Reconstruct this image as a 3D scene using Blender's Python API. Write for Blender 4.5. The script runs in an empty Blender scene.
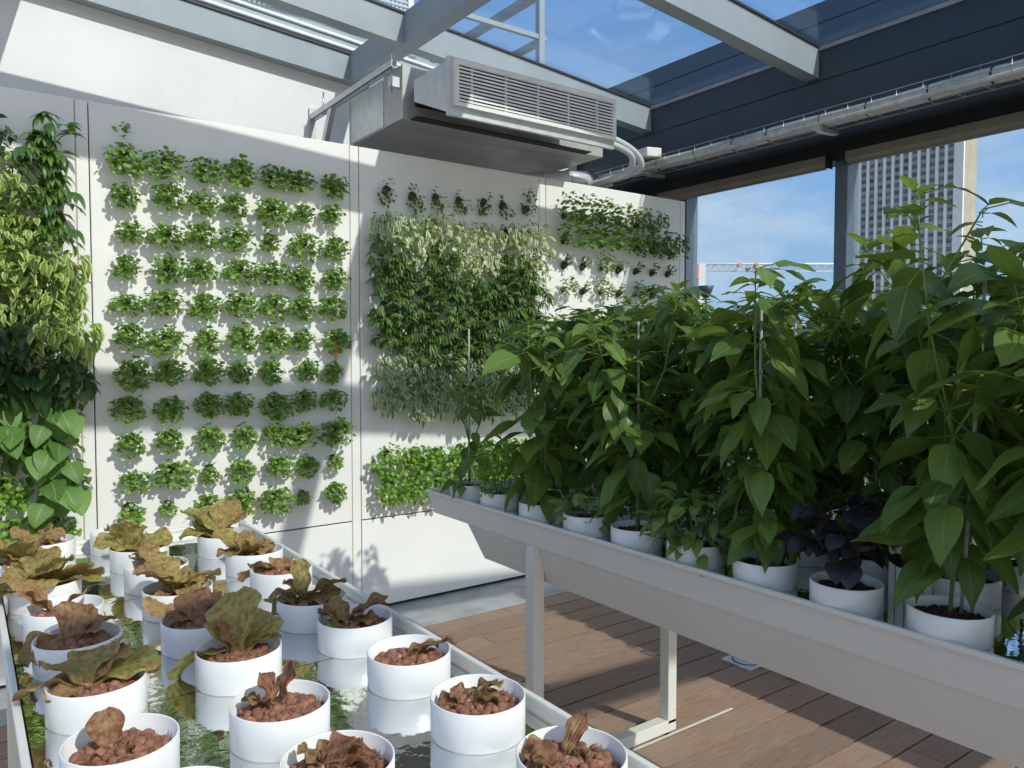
import bpy, math, random
from math import sin, cos, pi, radians as R, sqrt
from mathutils import Vector, Matrix
S = bpy.context.scene
COL = S.collection

# ------------------------------------------------------------------ helpers
def tag(o, label=None, cat=None, group=None, kind=None):
    if label: o['label'] = label
    if cat: o['category'] = cat
    if group: o['group'] = group
    if kind: o['kind'] = kind
    return o

def empty(name, loc=(0, 0, 0), rz=0, label=None, cat=None, group=None):
    o = bpy.data.objects.new(name, None); COL.objects.link(o)
    o.empty_display_size = .05
    o.location = loc; o.rotation_euler = (0, 0, rz)
    return tag(o, label, cat, group)

def copy_tree(o, parent=None):
    c = o.copy(); COL.objects.link(c)
    if parent is not None:
        c.parent = parent
    for ch in KIDS.get(o.name, []):
        copy_tree(ch, c)
    KIDS[c.name] = [x for x in c.children]
    return c
KIDS = {}
def reg(o, parent):
    if parent is not None:
        o.parent = parent
        KIDS.setdefault(parent.name, []).append(o)

class MB:
    """collects shapes, links them as one mesh object"""
    def __init__(s, off=(0, 0, 0)):
        s.v = []; s.f = []; s.sm = []; s.off = Vector(off); s.tone = []
    def add(s, vs, fs, smooth=False, tone=.5):
        n = len(s.v)
        s.v += [tuple(Vector(v) - s.off) for v in vs]
        s.tone += [tone] * len(vs)
        s.f += [tuple(i + n for i in f) for f in fs]
        s.sm += [smooth] * len(fs)
    def box(s, a, b, bev=0, tone=.5):
        x0, y0, z0 = a; x1, y1, z1 = b
        s.hexa([(x0, y0, z0), (x1, y0, z0), (x1, y1, z0), (x0, y1, z0),
                (x0, y0, z1), (x1, y0, z1), (x1, y1, z1), (x0, y1, z1)], tone)
    def hexa(s, p, tone=.5):
        s.add(p, [(0, 3, 2, 1), (4, 5, 6, 7), (0, 1, 5, 4), (1, 2, 6, 5), (2, 3, 7, 6), (3, 0, 4, 7)], False, tone)
    def prism(s, prof, axis, a, b, tone=.5):
        """prof = list of 2D points; axis 'x' -> (y,z), 'y' -> (x,z), 'z' -> (x,y)"""
        def P(q, t):
            return {'x': (t, q[0], q[1]), 'y': (q[0], t, q[1]), 'z': (q[0], q[1], t)}[axis]
        n = len(prof)
        vs = [P(q, a) for q in prof] + [P(q, b) for q in prof]
        fs = [(i, (i + 1) % n, n + (i + 1) % n, n + i) for i in range(n)]
        fs += [tuple(range(n))[::-1], tuple(range(n, 2 * n))]
        s.add(vs, fs, False, tone)
    def tube(s, pts, r, n=8, cap=True, tone=.5):
        pts = [Vector(p) for p in pts]
        rs = r if isinstance(r, (list, tuple)) else [r] * len(pts)
        vs = []; fs = []
        prev = None
        for i, p in enumerate(pts):
            d = (pts[min(i + 1, len(pts) - 1)] - pts[max(i - 1, 0)]).normalized()
            if prev is None:
                up = Vector((0, 0, 1)) if abs(d.z) < .9 else Vector((1, 0, 0))
                u = d.cross(up).normalized()
            else:
                u = (prev - d * prev.dot(d)).normalized()
            prev = u; w = d.cross(u)
            for k in range(n):
                a = 2 * pi * k / n
                vs.append(p + (u * cos(a) + w * sin(a)) * rs[i])
        for i in range(len(pts) - 1):
            for k in range(n):
                fs.append((i * n + k, i * n + (k + 1) % n, (i + 1) * n + (k + 1) % n, (i + 1) * n + k))
        if cap:
            fs.append(tuple(range(n))[::-1]); fs.append(tuple(range((len(pts) - 1) * n, len(pts) * n)))
        s.add(vs, fs, True, tone)
    def lathe(s, prof, n=48, c=(0, 0, 0), tone=.5):
        vs = []; fs = []; m = len(prof)
        for k in range(n):
            a = 2 * pi * k / n
            for r, z in prof:
                vs.append((c[0] + r * cos(a), c[1] + r * sin(a), c[2] + z))
        for k in range(n):
            for j in range(m - 1):
                fs.append((k * m + j, ((k + 1) % n) * m + j, ((k + 1) % n) * m + j + 1, k * m + j + 1))
        s.add(vs, fs, True, tone)
    def build(s, name, mat, parent=None, kind=None, label=None, bevel=0, auto=False):
        me = bpy.data.meshes.new(name)
        me.from_pydata(s.v, [], s.f)
        me.polygons.foreach_set('use_smooth', s.sm)
        at = me.attributes.new('tone', 'FLOAT', 'POINT'); at.data.foreach_set('value', s.tone)
        me.materials.append(mat)
        o = bpy.data.objects.new(name, me); COL.objects.link(o)
        if bevel:
            m = o.modifiers.new('b', 'BEVEL'); m.width = bevel; m.segments = 2; m.limit_method = 'ANGLE'
        reg(o, parent)
        if parent is None and s.off.length: o.location = s.off
        return tag(o, label, kind=kind)

# ------------------------------------------------------------------ materials
def newmat(name):
    m = bpy.data.materials.new(name); m.use_nodes = True
    nt = m.node_tree; nt.nodes.clear()
    out = nt.nodes.new('ShaderNodeOutputMaterial')
    return m, nt, out
def N(nt, t, **kw):
    n = nt.nodes.new(t)
    for k, v in kw.items():
        if k.startswith('i_'): n.inputs[k[2:].replace('_', ' ')].default_value = v
        else: setattr(n, k, v)
    return n
def math_(nt, op, a, b=None, clamp=False):
    n = nt.nodes.new('ShaderNodeMath'); n.operation = op; n.use_clamp = clamp
    for i, x in enumerate((a, b)):
        if x is None: continue
        if isinstance(x, (int, float)): n.inputs[i].default_value = x
        else: nt.links.new(x, n.inputs[i])
    return n.outputs[0]
def mixc(nt, f, a, b):
    n = nt.nodes.new('ShaderNodeMix'); n.data_type = 'RGBA'
    for idx, x in ((0, f), (6, a), (7, b)):
        if isinstance(x, (int, float)): n.inputs[idx].default_value = x
        elif isinstance(x, tuple): n.inputs[idx].default_value = (*x, 1)
        else: nt.links.new(x, n.inputs[idx])
    return n.outputs[2]
def noise(nt, scale, detail=3, coord='Object', rough=.5, stretch=None):
    tc = N(nt, 'ShaderNodeTexCoord'); src = tc.outputs[coord]
    if stretch:
        mp = N(nt, 'ShaderNodeMapping'); mp.inputs['Scale'].default_value = stretch
        nt.links.new(src, mp.inputs[0]); src = mp.outputs[0]
    n = N(nt, 'ShaderNodeTexNoise'); n.inputs['Scale'].default_value = scale
    n.inputs['Detail'].default_value = detail; n.inputs['Roughness'].default_value = rough
    nt.links.new(src, n.inputs['Vector'])
    return n.outputs['Fac']
def ramp(nt, x, lo, hi):
    n = N(nt, 'ShaderNodeMapRange'); n.inputs[1].default_value = lo; n.inputs[2].default_value = hi
    nt.links.new(x, n.inputs[0]); return n.outputs[0]
def bump(nt, h, strength, dist=.01):
    b = N(nt, 'ShaderNodeBump'); b.inputs['Strength'].default_value = strength; b.inputs['Distance'].default_value = dist
    nt.links.new(h, b.inputs['Height']); return b.outputs[0]
def surf(name, a, b=None, nscale=8, lo=.35, hi=.65, rough=.5, metal=0, bmp=0, bscale=None, stretch=None, tone=0, spec=.5):
    m, nt, out = newmat(name)
    p = N(nt, 'ShaderNodeBsdfPrincipled'); p.inputs['Roughness'].default_value = rough; p.inputs['Metallic'].default_value = metal
    p.inputs['Specular IOR Level'].default_value = spec
    f = ramp(nt, noise(nt, nscale, 4, stretch=stretch), lo, hi)
    c = mixc(nt, f, a, b or tuple(x * .88 for x in a))
    if tone:
        at = N(nt, 'ShaderNodeAttribute', attribute_name='tone')
        hs = N(nt, 'ShaderNodeHueSaturation')
        v = math_(nt, 'ADD', math_(nt, 'MULTIPLY', at.outputs['Fac'], tone), 1 - tone / 2)
        nt.links.new(v, hs.inputs['Value']); nt.links.new(c, hs.inputs['Color']); c = hs.outputs[0]
    nt.links.new(c, p.inputs['Base Color'])
    if bmp:
        nt.links.new(bump(nt, noise(nt, bscale or nscale * 4, 4, stretch=stretch), bmp), p.inputs['Normal'])
    nt.links.new(p.outputs[0], out.inputs[0])
    return m

def leafmat(name, A, B, vein=(.25, .35, .12), veinamt=.5, edge=None, edge_at=.32, mott=None, mscale=60, mlo=.4, mhi=.6,
            rough=.45, trans=.35, pet=None, veins=7, bmp=0):
    m, nt, out = newmat(name)
    at = N(nt, 'ShaderNodeAttribute', attribute_name='tone')
    uv = N(nt, 'ShaderNodeUVMap', uv_map='uv')
    sp = N(nt, 'ShaderNodeSeparateXYZ'); nt.links.new(uv.outputs[0], sp.inputs[0])
    c = mixc(nt, at.outputs['Fac'], A, B)
    if mott:
        f = ramp(nt, noise(nt, mscale, 4), mlo, mhi)
        c = mixc(nt, f, c, mott)
    d = math_(nt, 'ABSOLUTE', math_(nt, 'SUBTRACT', sp.outputs[0], .5))
    if edge:
        nf = noise(nt, 70, 2)
        e = ramp(nt, math_(nt, 'ADD', d, math_(nt, 'MULTIPLY', math_(nt, 'SUBTRACT', nf, .5), .25)), edge_at - .03, edge_at + .03)
        c = mixc(nt, e, c, edge)
    mid = math_(nt, 'LESS_THAN', d, .025)
    sv = math_(nt, 'FRACT', math_(nt, 'MULTIPLY', math_(nt, 'SUBTRACT', sp.outputs[1], math_(nt, 'MULTIPLY', d, .7)), float(veins)))
    sv = math_(nt, 'MULTIPLY', math_(nt, 'LESS_THAN', sv, .1), .45)
    vf = math_(nt, 'MULTIPLY', math_(nt, 'MAXIMUM', mid, sv), veinamt)
    c = mixc(nt, vf, c, vein)
    isp = math_(nt, 'LESS_THAN', sp.outputs[1], -.5)
    c = mixc(nt, isp, c, pet or tuple(min(1, x * 1.6) for x in A))
    p = N(nt, 'ShaderNodeBsdfPrincipled'); p.inputs['Roughness'].default_value = rough
    p.inputs['Specular IOR Level'].default_value = .35
    nt.links.new(c, p.inputs['Base Color'])
    if bmp: nt.links.new(bump(nt, noise(nt, 130, 2), bmp, .006), p.inputs['Normal'])
    t = N(nt, 'ShaderNodeBsdfTranslucent')
    c2 = mixc(nt, .45, c, (.42, .55, .06) if not mott else (.4, .3, .08))
    nt.links.new(c2, t.inputs['Color'])
    mx = N(nt, 'ShaderNodeMixShader'); mx.inputs[0].default_value = trans
    nt.links.new(p.outputs[0], mx.inputs[1]); nt.links.new(t.outputs[0], mx.inputs[2])
    nt.links.new(mx.outputs[0], out.inputs[0])
    return m

def glassmat(name, tint=(.93, .96, .97), refl=1.0, rough=0):
    m, nt, out = newmat(name)
    t = N(nt, 'ShaderNodeBsdfTransparent'); t.inputs[0].default_value = (*tint, 1)
    g = N(nt, 'ShaderNodeBsdfGlossy'); g.inputs['Roughness'].default_value = rough
    g.inputs['Color'].default_value = (.9, .95, 1, 1)
    lw = N(nt, 'ShaderNodeLayerWeight'); lw.inputs[0].default_value = .5
    f = math_(nt, 'MULTIPLY', math_(nt, 'ADD', math_(nt, 'MULTIPLY', math_(nt, 'POWER', lw.outputs['Facing'], 5.0), .9), .03), refl, True)
    mx = N(nt, 'ShaderNodeMixShader'); nt.links.new(f, mx.inputs[0])
    nt.links.new(t.outputs[0], mx.inputs[1]); nt.links.new(g.outputs[0], mx.inputs[2])
    nt.links.new(mx.outputs[0], out.inputs[0])
    return m

M = {}
M['panel'] = surf('panel_white', (.80, .79, .755), (.76, .755, .725), 3, rough=.55)
M['concrete'] = surf('painted_concrete', (.80, .81, .80), (.72, .73, .72), 2.2, .3, .7, rough=.8, bmp=.15, bscale=25)
M['dark'] = surf('dark_gap', (.015, .017, .02), rough=.8)
M['groove'] = surf('beige_seal', (.42, .38, .30), rough=.8)
M['steel'] = surf('grey_painted_steel', (.30, .345, .375), (.27, .315, .345), 5, rough=.42)
M['eave'] = surf('dark_blue_grey_steel', (.030, .050, .068), (.026, .042, .058), 4, rough=.45)
M['post'] = surf('blue_grey_post', (.13, .18, .24), rough=.4)
M['galv'] = surf('galvanised_steel', (.64, .66, .66), (.52, .54, .55), 14, .3, .7, rough=.42, metal=.35)
M['galv2'] = surf('dull_galvanised_steel', (.47, .47, .45), (.39, .39, .375), 10, .3, .7, rough=.5, metal=.4)
M['grille'] = surf('white_grille', (.80, .80, .76), rough=.4)
M['plastic'] = surf('pale_grey_plastic', (.55, .57, .57), rough=.35)
M['pipe'] = surf('pipe_wrap', (.66, .63, .55), (.45, .43, .38), 20, .3, .7, rough=.3, metal=.25)
M['wire'] = surf('zinc_wire', (.45, .47, .48), rough=.35, metal=.8)
M['black'] = surf('black_rubber', (.02, .02, .022), rough=.5)
M['blind'] = surf('beige_blind_box', (.27, .245, .21), (.23, .21, .18), 5, rough=.5)
M['table'] = surf('cream_powder_coat', (.68, .67, .60), (.65, .64, .575), 4, rough=.42)
M['tableL'] = M['table']
M['pot'] = surf('white_pot_plastic', (.77, .765, .74), (.75, .745, .725), 6, rough=.3)
M['clay'] = surf('clay_pebble', (.34, .155, .09), (.21, .085, .05), 60, .35, .7, rough=.85, bmp=.5, bscale=400, tone=.7)
M['soil'] = surf('dark_clay_soil', (.10, .038, .024), (.035, .018, .012), 70, .35, .7, rough=.9, tone=.8)
M['cup'] = surf('dark_brown_cup', (.030, .018, .016), rough=.5)
M['stem'] = surf('green_stem', (.16, .26, .07), (.10, .18, .05), 20, rough=.5)
M['wood_stem'] = surf('dark_stem', (.05, .09, .03), rough=.5)
M['redstem'] = surf('pink_stem', (.45, .22, .15), rough=.5)
M['stake'] = surf('grey_stake', (.36, .35, .32), rough=.6)
M['orange'] = surf('orange_plastic', (.75, .28, .03), rough=.4)
M['stone'] = surf('grey_stone', (.36, .37, .37), (.24, .25, .25), 7, .3, .7, rough=.7, bmp=.2)
M['card'] = surf('white_card', (.75, .76, .76), rough=.5)
M['blue'] = surf('blue_ink', (.06, .10, .26), rough=.5)
M['bluecap'] = surf('blue_plastic', (.05, .25, .80), rough=.3)
M['glass'] = glassmat('roof_glass', (.90, .94, .96), .9)
M['wglass'] = glassmat('window_glass', (.90, .94, .96), .9)
# mirror-like bench sheets
m, nt, out = newmat('mirror_sheet')
p = N(nt, 'ShaderNodeBsdfPrincipled'); p.inputs['Metallic'].default_value = 1
p.inputs['Base Color'].default_value = (.78, .80, .80, 1); p.inputs['Roughness'].default_value = .035
nt.links.new(bump(nt, noise(nt, 22, 3), .035, .02), p.inputs['Normal'])
nt.links.new(p.outputs[0], out.inputs[0]); M['mirror'] = m
# deck
m, nt, out = newmat('deck_wood')
p = N(nt, 'ShaderNodeBsdfPrincipled'); p.inputs['Roughness'].default_value = .7
f = ramp(nt, noise(nt, 9, 6, stretch=(.8, 26, 1), rough=.7), .34, .68)
c = mixc(nt, f, (.40, .255, .165), (.13, .078, .05))
g = ramp(nt, noise(nt, 2.5, 3), .35, .7)
c = mixc(nt, math_(nt, 'MULTIPLY', g, .45), c, (.25, .20, .165))
at = N(nt, 'ShaderNodeAttribute', attribute_name='tone')
hs = N(nt, 'ShaderNodeHueSaturation')
nt.links.new(math_(nt, 'ADD', math_(nt, 'MULTIPLY', at.outputs['Fac'], .35), .82), hs.inputs['Value'])
nt.links.new(c, hs.inputs['Color']); nt.links.new(hs.outputs[0], p.inputs['Base Color'])
wv = N(nt, 'ShaderNodeTexWave'); wv.bands_direction = 'Y'; wv.inputs['Scale'].default_value = 45
tc = N(nt, 'ShaderNodeTexCoord'); nt.links.new(tc.outputs['Object'], wv.inputs['Vector'])
nt.links.new(bump(nt, wv.outputs['Fac'], .25, .004), p.inputs['Normal'])
nt.links.new(p.outputs[0], out.inputs[0]); M['deck'] = m
# leaves
M['herb'] = leafmat('herb_leaf', (.13, .26, .045), (.25, .40, .09), trans=.35, veinamt=.25, rough=.4)
M['var'] = leafmat('yellow_variegated_leaf', (.10, .22, .035), (.24, .36, .06), edge=(.55, .60, .22), edge_at=.30, trans=.3)
M['cream'] = leafmat('cream_variegated_leaf', (.12, .22, .07), (.22, .33, .10), edge=(.74, .78, .50), edge_at=.22, trans=.3)
M['ficus'] = leafmat('grey_variegated_leaf', (.09, .17, .06), (.17, .27, .09), edge=(.62, .68, .46), edge_at=.28, trans=.3)
M['darkleaf'] = leafmat('dark_broad_leaf', (.018, .050, .016), (.045, .10, .03), trans=.2, veinamt=.3, rough=.35)
M['schef'] = leafmat('umbrella_leaf', (.05, .13, .028), (.16, .27, .06), trans=.3, veinamt=.3, rough=.35)
M['fern'] = leafmat('narrow_leaf', (.08, .16, .045), (.17, .27, .08), trans=.3, veinamt=.3)
M['heart'] = leafmat('heart_leaf', (.075, .17, .03), (.14, .27, .055), vein=(.30, .42, .18), trans=.3, veinamt=.5, rough=.5, veins=5)
M['bright'] = leafmat('bright_small_leaf', (.13, .30, .035), (.26, .44, .06), trans=.35, veinamt=.2)
M['pepper'] = leafmat('pepper_leaf', (.046, .100, .022), (.15, .245, .045), vein=(.26, .36, .12), trans=.33, veinamt=.45, rough=.38, pet=(.22, .36, .09))
M['pepperB'] = leafmat('pale_pepper_leaf', (.095, .18, .04), (.19, .29, .07), vein=(.34, .44, .2), trans=.33, veinamt=.45, rough=.42, pet=(.26, .40, .12))
M['purple'] = leafmat('purple_basil_leaf', (.013, .012, .019), (.028, .023, .036), vein=(.06, .05, .08), trans=.1, veinamt=.3, rough=.35, pet=(.08, .05, .07))
M['lett'] = leafmat('lettuce_leaf', (.40, .43, .10), (.42, .23, .12), vein=(.50, .42, .18), mott=(.30, .11, .06), mscale=85, mlo=.42, mhi=.70, bmp=.6, trans=.35, veinamt=.35, rough=.4, pet=(.55, .33, .24), veins=5)
M['lettd'] = leafmat('dark_lettuce_leaf', (.28, .30, .075), (.33, .16, .09), vein=(.35, .25, .12), mott=(.19, .065, .04), mscale=85, mlo=.38, mhi=.68, bmp=.6, trans=.3, veinamt=.35, rough=.4, pet=(.45, .25, .18), veins=5)

# ------------------------------------------------------------------ leaf builder
class FB:
    def __init__(s): s.v = []; s.f = []; s.uv = []; s.t = []
    def build(s, name, mat, parent=None, label=None):
        me = bpy.data.meshes.new(name); me.from_pydata(s.v, [], s.f)
        me.polygons.foreach_set('use_smooth', [True] * len(s.f))
        ul = me.uv_layers.new(name='uv')
        li = [0] * len(me.loops); me.loops.foreach_get('vertex_index', li)
        flat = []
        for i in li: flat += s.uv[i]
        ul.data.foreach_set('uv', flat)
        at = me.attributes.new('tone', 'FLOAT', 'POINT'); at.data.foreach_set('value', s.t)
        me.materials.append(mat)
        o = bpy.data.objects.new(name, me); COL.objects.link(o)
        reg(o, parent)
        return tag(o, label)
PROF = {
    'ovate': lambda t: sin(pi * t ** .75) ** .9,
    'pepper': lambda t: (sin(pi * min(1, t) ** .62)) ** .95 * (1 - .25 * t),
    'heart': lambda t: (max(0, sin(pi * t ** .5))) ** .75,
    'lance': lambda t: sin(pi * t ** .8),
    'round': lambda t: max(0, sin(pi * t ** .9)) ** .6,
    'spat': lambda t: .14 + .86 * max(0, sin(pi * t ** 1.9)) ** .6 if t < .97 else .35,
}
rnd = random.Random(7)
def leaf(F, p, az, el, L, W, prof='ovate', droop=.6, fold=.15, roll=0, wave=0, freq=3, ns=6, nc=4, tone=None, pet=0, petr=.0014, rg=rnd):
    tone = rg.random() if tone is None else tone
    px, py, pz = p
    ca, sa = cos(az), sin(az)
    if pet > 0:
        e2 = el + .35
        q = (px + ca * cos(e2) * pet, py + sa * cos(e2) * pet, pz + sin(e2) * pet)
        n = len(F.v)
        for b in ((px, py, pz), q):
            for k in range(3):
                a = 2.1 * k
                F.v.append((b[0] - sa * cos(a) * petr, b[1] + ca * cos(a) * petr, b[2] + sin(a) * petr))
                F.uv.append((.5, -1)); F.t.append(tone)
        for k in range(3):
            F.f.append((n + k, n + (k + 1) % 3, n + 3 + (k + 1) % 3, n + 3 + k))
        px, py, pz = q
    sx, sy = sa, -ca            # horizontal side vector
    cr, sr = cos(roll), sin(roll)
    n0 = len(F.v); pr = PROF[prof]; ph = rg.random() * 6.28
    e = el; st = L / ns
    for i in range(ns + 1):
        t = i / ns
        w = pr(t) * W / 2 if 0 < t < 1 else (W * (.10 if prof == 'spat' else .02) if t == 0 else W * (.18 if prof == 'spat' else .004))
        dx, dy, dz = ca * cos(e), sa * cos(e), sin(e)
        nx, ny, nz = -ca * sin(e), -sa * sin(e), cos(e)
        Sx, Sy, Sz = sx * cr + nx * sr, sy * cr + ny * sr, nz * sr
        Nx, Ny, Nz = nx * cr - sx * sr, ny * cr - sy * sr, nz * cr
        for j in range(nc + 1):
            s_ = 2 * j / nc - 1
            h = fold * abs(s_) * w
            if wave: h += wave * sin(freq * 6.28 * t + ph + (1.3 if s_ > 0 else 0)) * abs(s_) ** 1.5 + wave * .5 * sin(freq * 9 * s_ + ph * 2 + t * 7) * min(1, 4 * t)
            F.v.append((px + Sx * s_ * w + Nx * h, py + Sy * s_ * w + Ny * h, pz + Sz * s_ * w + Nz * h))
            F.uv.append((.5 + s_ / 2, t)); F.t.append(tone)
        px += dx * st; py += dy * st; pz += dz * st
        e -= droop / ns
    for i in range(ns):
        for j in range(nc):
            a = n0 + i * (nc + 1) + j
            F.f.append((a, a + 1, a + nc + 2, a + nc + 1))

# ------------------------------------------------------------------ camera, light, world
cam = bpy.data.cameras.new('camera'); co = bpy.data.objects.new('camera', cam); COL.objects.link(co)
cam.sensor_width = 36; cam.lens = 767 / 1024 * 36; cam.clip_end = 2000; cam.clip_start = .02
co.location = (0, 0, 1.6); co.rotation_euler = (R(90 - 2.39), 0, R(-35.8))
S.camera = co
sun = bpy.data.lights.new('sun', 'SUN'); so = bpy.data.objects.new('sun', sun); COL.objects.link(so)
sun.energy = 4.15; sun.angle = R(.7); sun.color = (1, .93, .82)
so.rotation_euler = Vector((-.245, 1, -.87)).to_track_quat('-Z', 'Y').to_euler()
so.location = (6, -8, 12)
w = bpy.data.worlds.new('sky'); S.world = w; w.use_nodes = True
nt = w.node_tree; nt.nodes.clear()
out = N(nt, 'ShaderNodeOutputWorld'); bg = N(nt, 'ShaderNodeBackground')
tc = N(nt, 'ShaderNodeTexCoord'); sp = N(nt, 'ShaderNodeSeparateXYZ'); nt.links.new(tc.outputs['Generated'], sp.inputs[0])
cr = N(nt, 'ShaderNodeValToRGB'); nt.links.new(sp.outputs[2], cr.inputs[0])
e = cr.color_ramp.elements
e[0].position = 0; e[0].color = (.45, .63, .80, 1)
e[1].position = .62; e[1].color = (.095, .22, .56, 1)
for pos, c in ((.12, (.36, .58, .86)), (.28, (.235, .47, .86)), (.42, (.17, .36, .74))):
    k = e.new(pos); k.color = (*c, 1)
mp = N(nt, 'ShaderNodeMapping'); mp.inputs['Scale'].default_value = (1, 1, 2.6); nt.links.new(tc.outputs['Generated'], mp.inputs[0])
nz = N(nt, 'ShaderNodeTexNoise'); nz.inputs['Scale'].default_value = 3.2; nz.inputs['Detail'].default_value = 7
nz.inputs['Roughness'].default_value = .55
nt.links.new(mp.outputs[0], nz.inputs['Vector'])
cl = ramp(nt, nz.outputs['Fac'], .40, .60)
cl = math_(nt, 'MULTIPLY', cl, ramp(nt, sp.outputs[2], .42, .10))
c = mixc(nt, math_(nt, 'MULTIPLY', cl, .85), cr.outputs[0], (.78, .84, .90))
gr = math_(nt, 'LESS_THAN', sp.outputs[2], -.01)
c = mixc(nt, gr, c, (.38, .37, .34))
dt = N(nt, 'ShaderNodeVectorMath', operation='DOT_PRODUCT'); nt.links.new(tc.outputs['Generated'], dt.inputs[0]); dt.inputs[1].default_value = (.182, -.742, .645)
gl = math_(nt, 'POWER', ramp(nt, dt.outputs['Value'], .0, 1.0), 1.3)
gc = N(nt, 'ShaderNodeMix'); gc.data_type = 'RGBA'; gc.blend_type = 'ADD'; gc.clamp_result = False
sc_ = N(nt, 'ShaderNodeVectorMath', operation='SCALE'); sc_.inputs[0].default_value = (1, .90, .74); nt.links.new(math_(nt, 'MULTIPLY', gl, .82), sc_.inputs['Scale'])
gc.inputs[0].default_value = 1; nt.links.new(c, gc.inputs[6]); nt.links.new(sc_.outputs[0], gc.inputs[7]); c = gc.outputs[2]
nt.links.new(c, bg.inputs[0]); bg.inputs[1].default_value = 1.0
nt.links.new(bg.outputs[0], out.inputs[0])
S.view_settings.view_transform = 'Standard'; S.view_settings.look = 'None'
S.view_settings.gamma = 1; S.view_settings.use_curve_mapping = False; S.view_settings.exposure = 0

# ------------------------------------------------------------------ setting
WY = 4.31          # front plane of the planting panels
b = MB(); r2 = random.Random(3)
y = 3.875; widths = .157
while y > -1.5:
    y2 = y - widths
    cuts = [-1.2] + sorted(r2.uniform(0, 5) for _ in range(2)) + [5.45]
    for i in range(3):
        if cuts[i + 1] - cuts[i] > .02:
            b.box((cuts[i] + .002, y2 + .011, -.03), (cuts[i + 1] - .002, y, 0), tone=r2.random())
    y = y2
b.build('floor', M['deck'], kind='structure')
b = MB(); b.box((-1.2, -1.6, -.12), (5.45, 4.4, -.05)); b.build('floor_base', M['dark'], kind='structure')
b = MB(); b.box((-1.2, 3.89, -.05), (5.4, 4.36, .0)); b.build('kerb_strip', M['stone'], kind='structure', bevel=.004)
b = MB(); b.box((2.0, 2.158, .0), (2.78, 2.168, .003)); b.build('trim_1', M['table'], kind='structure')
b = MB(); b.prism([(-2.5, -.1), (5.6, -.1), (5.6, 3.50), (-2.5, 4.15)], 'y', 5.42, 5.75); b.build('wall_back', M['concrete'], kind='structure')
b = MB(); b.box((5.46, -6, -.3), (16, 9, -.12)); b.build('terrace', M['stone'], kind='structure')
# roof: bottom of steel z = 3.775 - .08 x
def zb(x): return 3.775 - .08 * x
XE = 4.64
tn = 2
for (y0, y1) in ((5.33, 5.42), (4.49, 4.59), (2.98, 3.08), (1.48, 1.58), (.10, .20), (-1.52, -1.42)):
    for (x0, x1) in ((-1.7, .27), (.37, 2.38), (2.48, XE)):
        b = MB()
        b.hexa([(x0, y0, zb(x0)), (x1, y0, zb(x1)), (x1, y1, zb(x1)), (x0, y1, zb(x0)),
                (x0, y0, zb(x0) + .2), (x1, y0, zb(x1) + .2), (x1, y1, zb(x1) + .2), (x0, y1, zb(x0) + .2)])
        b.build('trim_%d' % tn, M['steel'], kind='structure'); tn += 1
for x0 in (-1.8, .27, 2.38):
    x1 = x0 + .1; b = MB(); y0, y1 = -3, 5.42
    b.hexa([(x0, y0, zb(x0)), (x1, y0, zb(x1)), (x1, y1, zb(x1)), (x0, y1, zb(x0)),
            (x0, y0, zb(x0) + .2), (x1, y0, zb(x1) + .2), (x1, y1, zb(x1) + .2), (x0, y1, zb(x0) + .2)])
    b.build('trim_%d' % tn, M['steel'], kind='structure'); tn += 1
# black glazing gasket + roof panes, one per bay
ys = [5.42, 4.54, 3.03, 1.53, .15, -1.47, -3]
xs = [-1.8, .32, 2.43, 4.72]
cn = 1
for i in range(6):
    for j in range(3):
        b = MB(); y1, y0 = ys[i] - .006, ys[i + 1] + .006; x0, x1 = xs[j] + .006, xs[j + 1] - .006
        for dz in ((.206, .216),):
            b.hexa([(x0, y0, zb(x0) + dz[0]), (x1, y0, zb(x1) + dz[0]), (x1, y1, zb(x1) + dz[0]), (x0, y1, zb(x0) + dz[0]),
                    (x0, y0, zb(x0) + dz[1]), (x1, y0, zb(x1) + dz[1]), (x1, y1, zb(x1) + dz[1]), (x0, y1, zb(x0) + dz[1])])
        b.build('ceiling_%d' % cn, M['glass'], kind='structure'); cn += 1
# black gaskets along beam tops
for (y0, y1) in ((4.478, 4.602), (2.968, 3.092), (1.468, 1.592), (5.318, 5.42)):
    b = MB(); x0, x1 = -1.7, XE
    b.hexa([(x0, y0, zb(x0) + .19), (x1, y0, zb(x1) + .19), (x1, y1, zb(x1) + .19), (x0, y1, zb(x0) + .19),
            (x0, y0, zb(x0) + .204), (x1, y0, zb(x1) + .204), (x1, y1, zb(x1) + .204), (x0, y1, zb(x0) + .204)])
    b.build('trim_%d' % tn, M['black'], kind='structure'); tn += 1
# eave box: lower face, upper face with a seam, outer parapet
b = MB()
b.prism([(XE, 3.13), (5.42, 3.13), (5.42, 3.59), (XE, 3.59), (XE, 3.385), (XE + .006, 3.38), (XE, 3.375)], 'y', -3, 5.42)
b.build('wall_right_eave', M['eave'], kind='structure')
M['parapet'] = surf('parapet_glass_haze', (.075, .105, .135), (.065, .092, .12), 4, rough=.4)  # eave steel lightened: milky reflection of the roof glass painted into the colour
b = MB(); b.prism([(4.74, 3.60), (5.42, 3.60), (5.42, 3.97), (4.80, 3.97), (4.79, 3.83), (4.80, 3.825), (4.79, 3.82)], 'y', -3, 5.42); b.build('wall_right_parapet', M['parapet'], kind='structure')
b = MB(); b.box((XE - .012, -3, 3.575), (XE, 5.40, 3.60)); b.build('trim_%d' % tn, M['stone'], kind='structure'); tn += 1
b = MB(); b.box((5.24, -3, 3.0), (5.42, 5.42, 3.13)); b.build('wall_right_lintel', M['black'], kind='structure')
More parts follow.
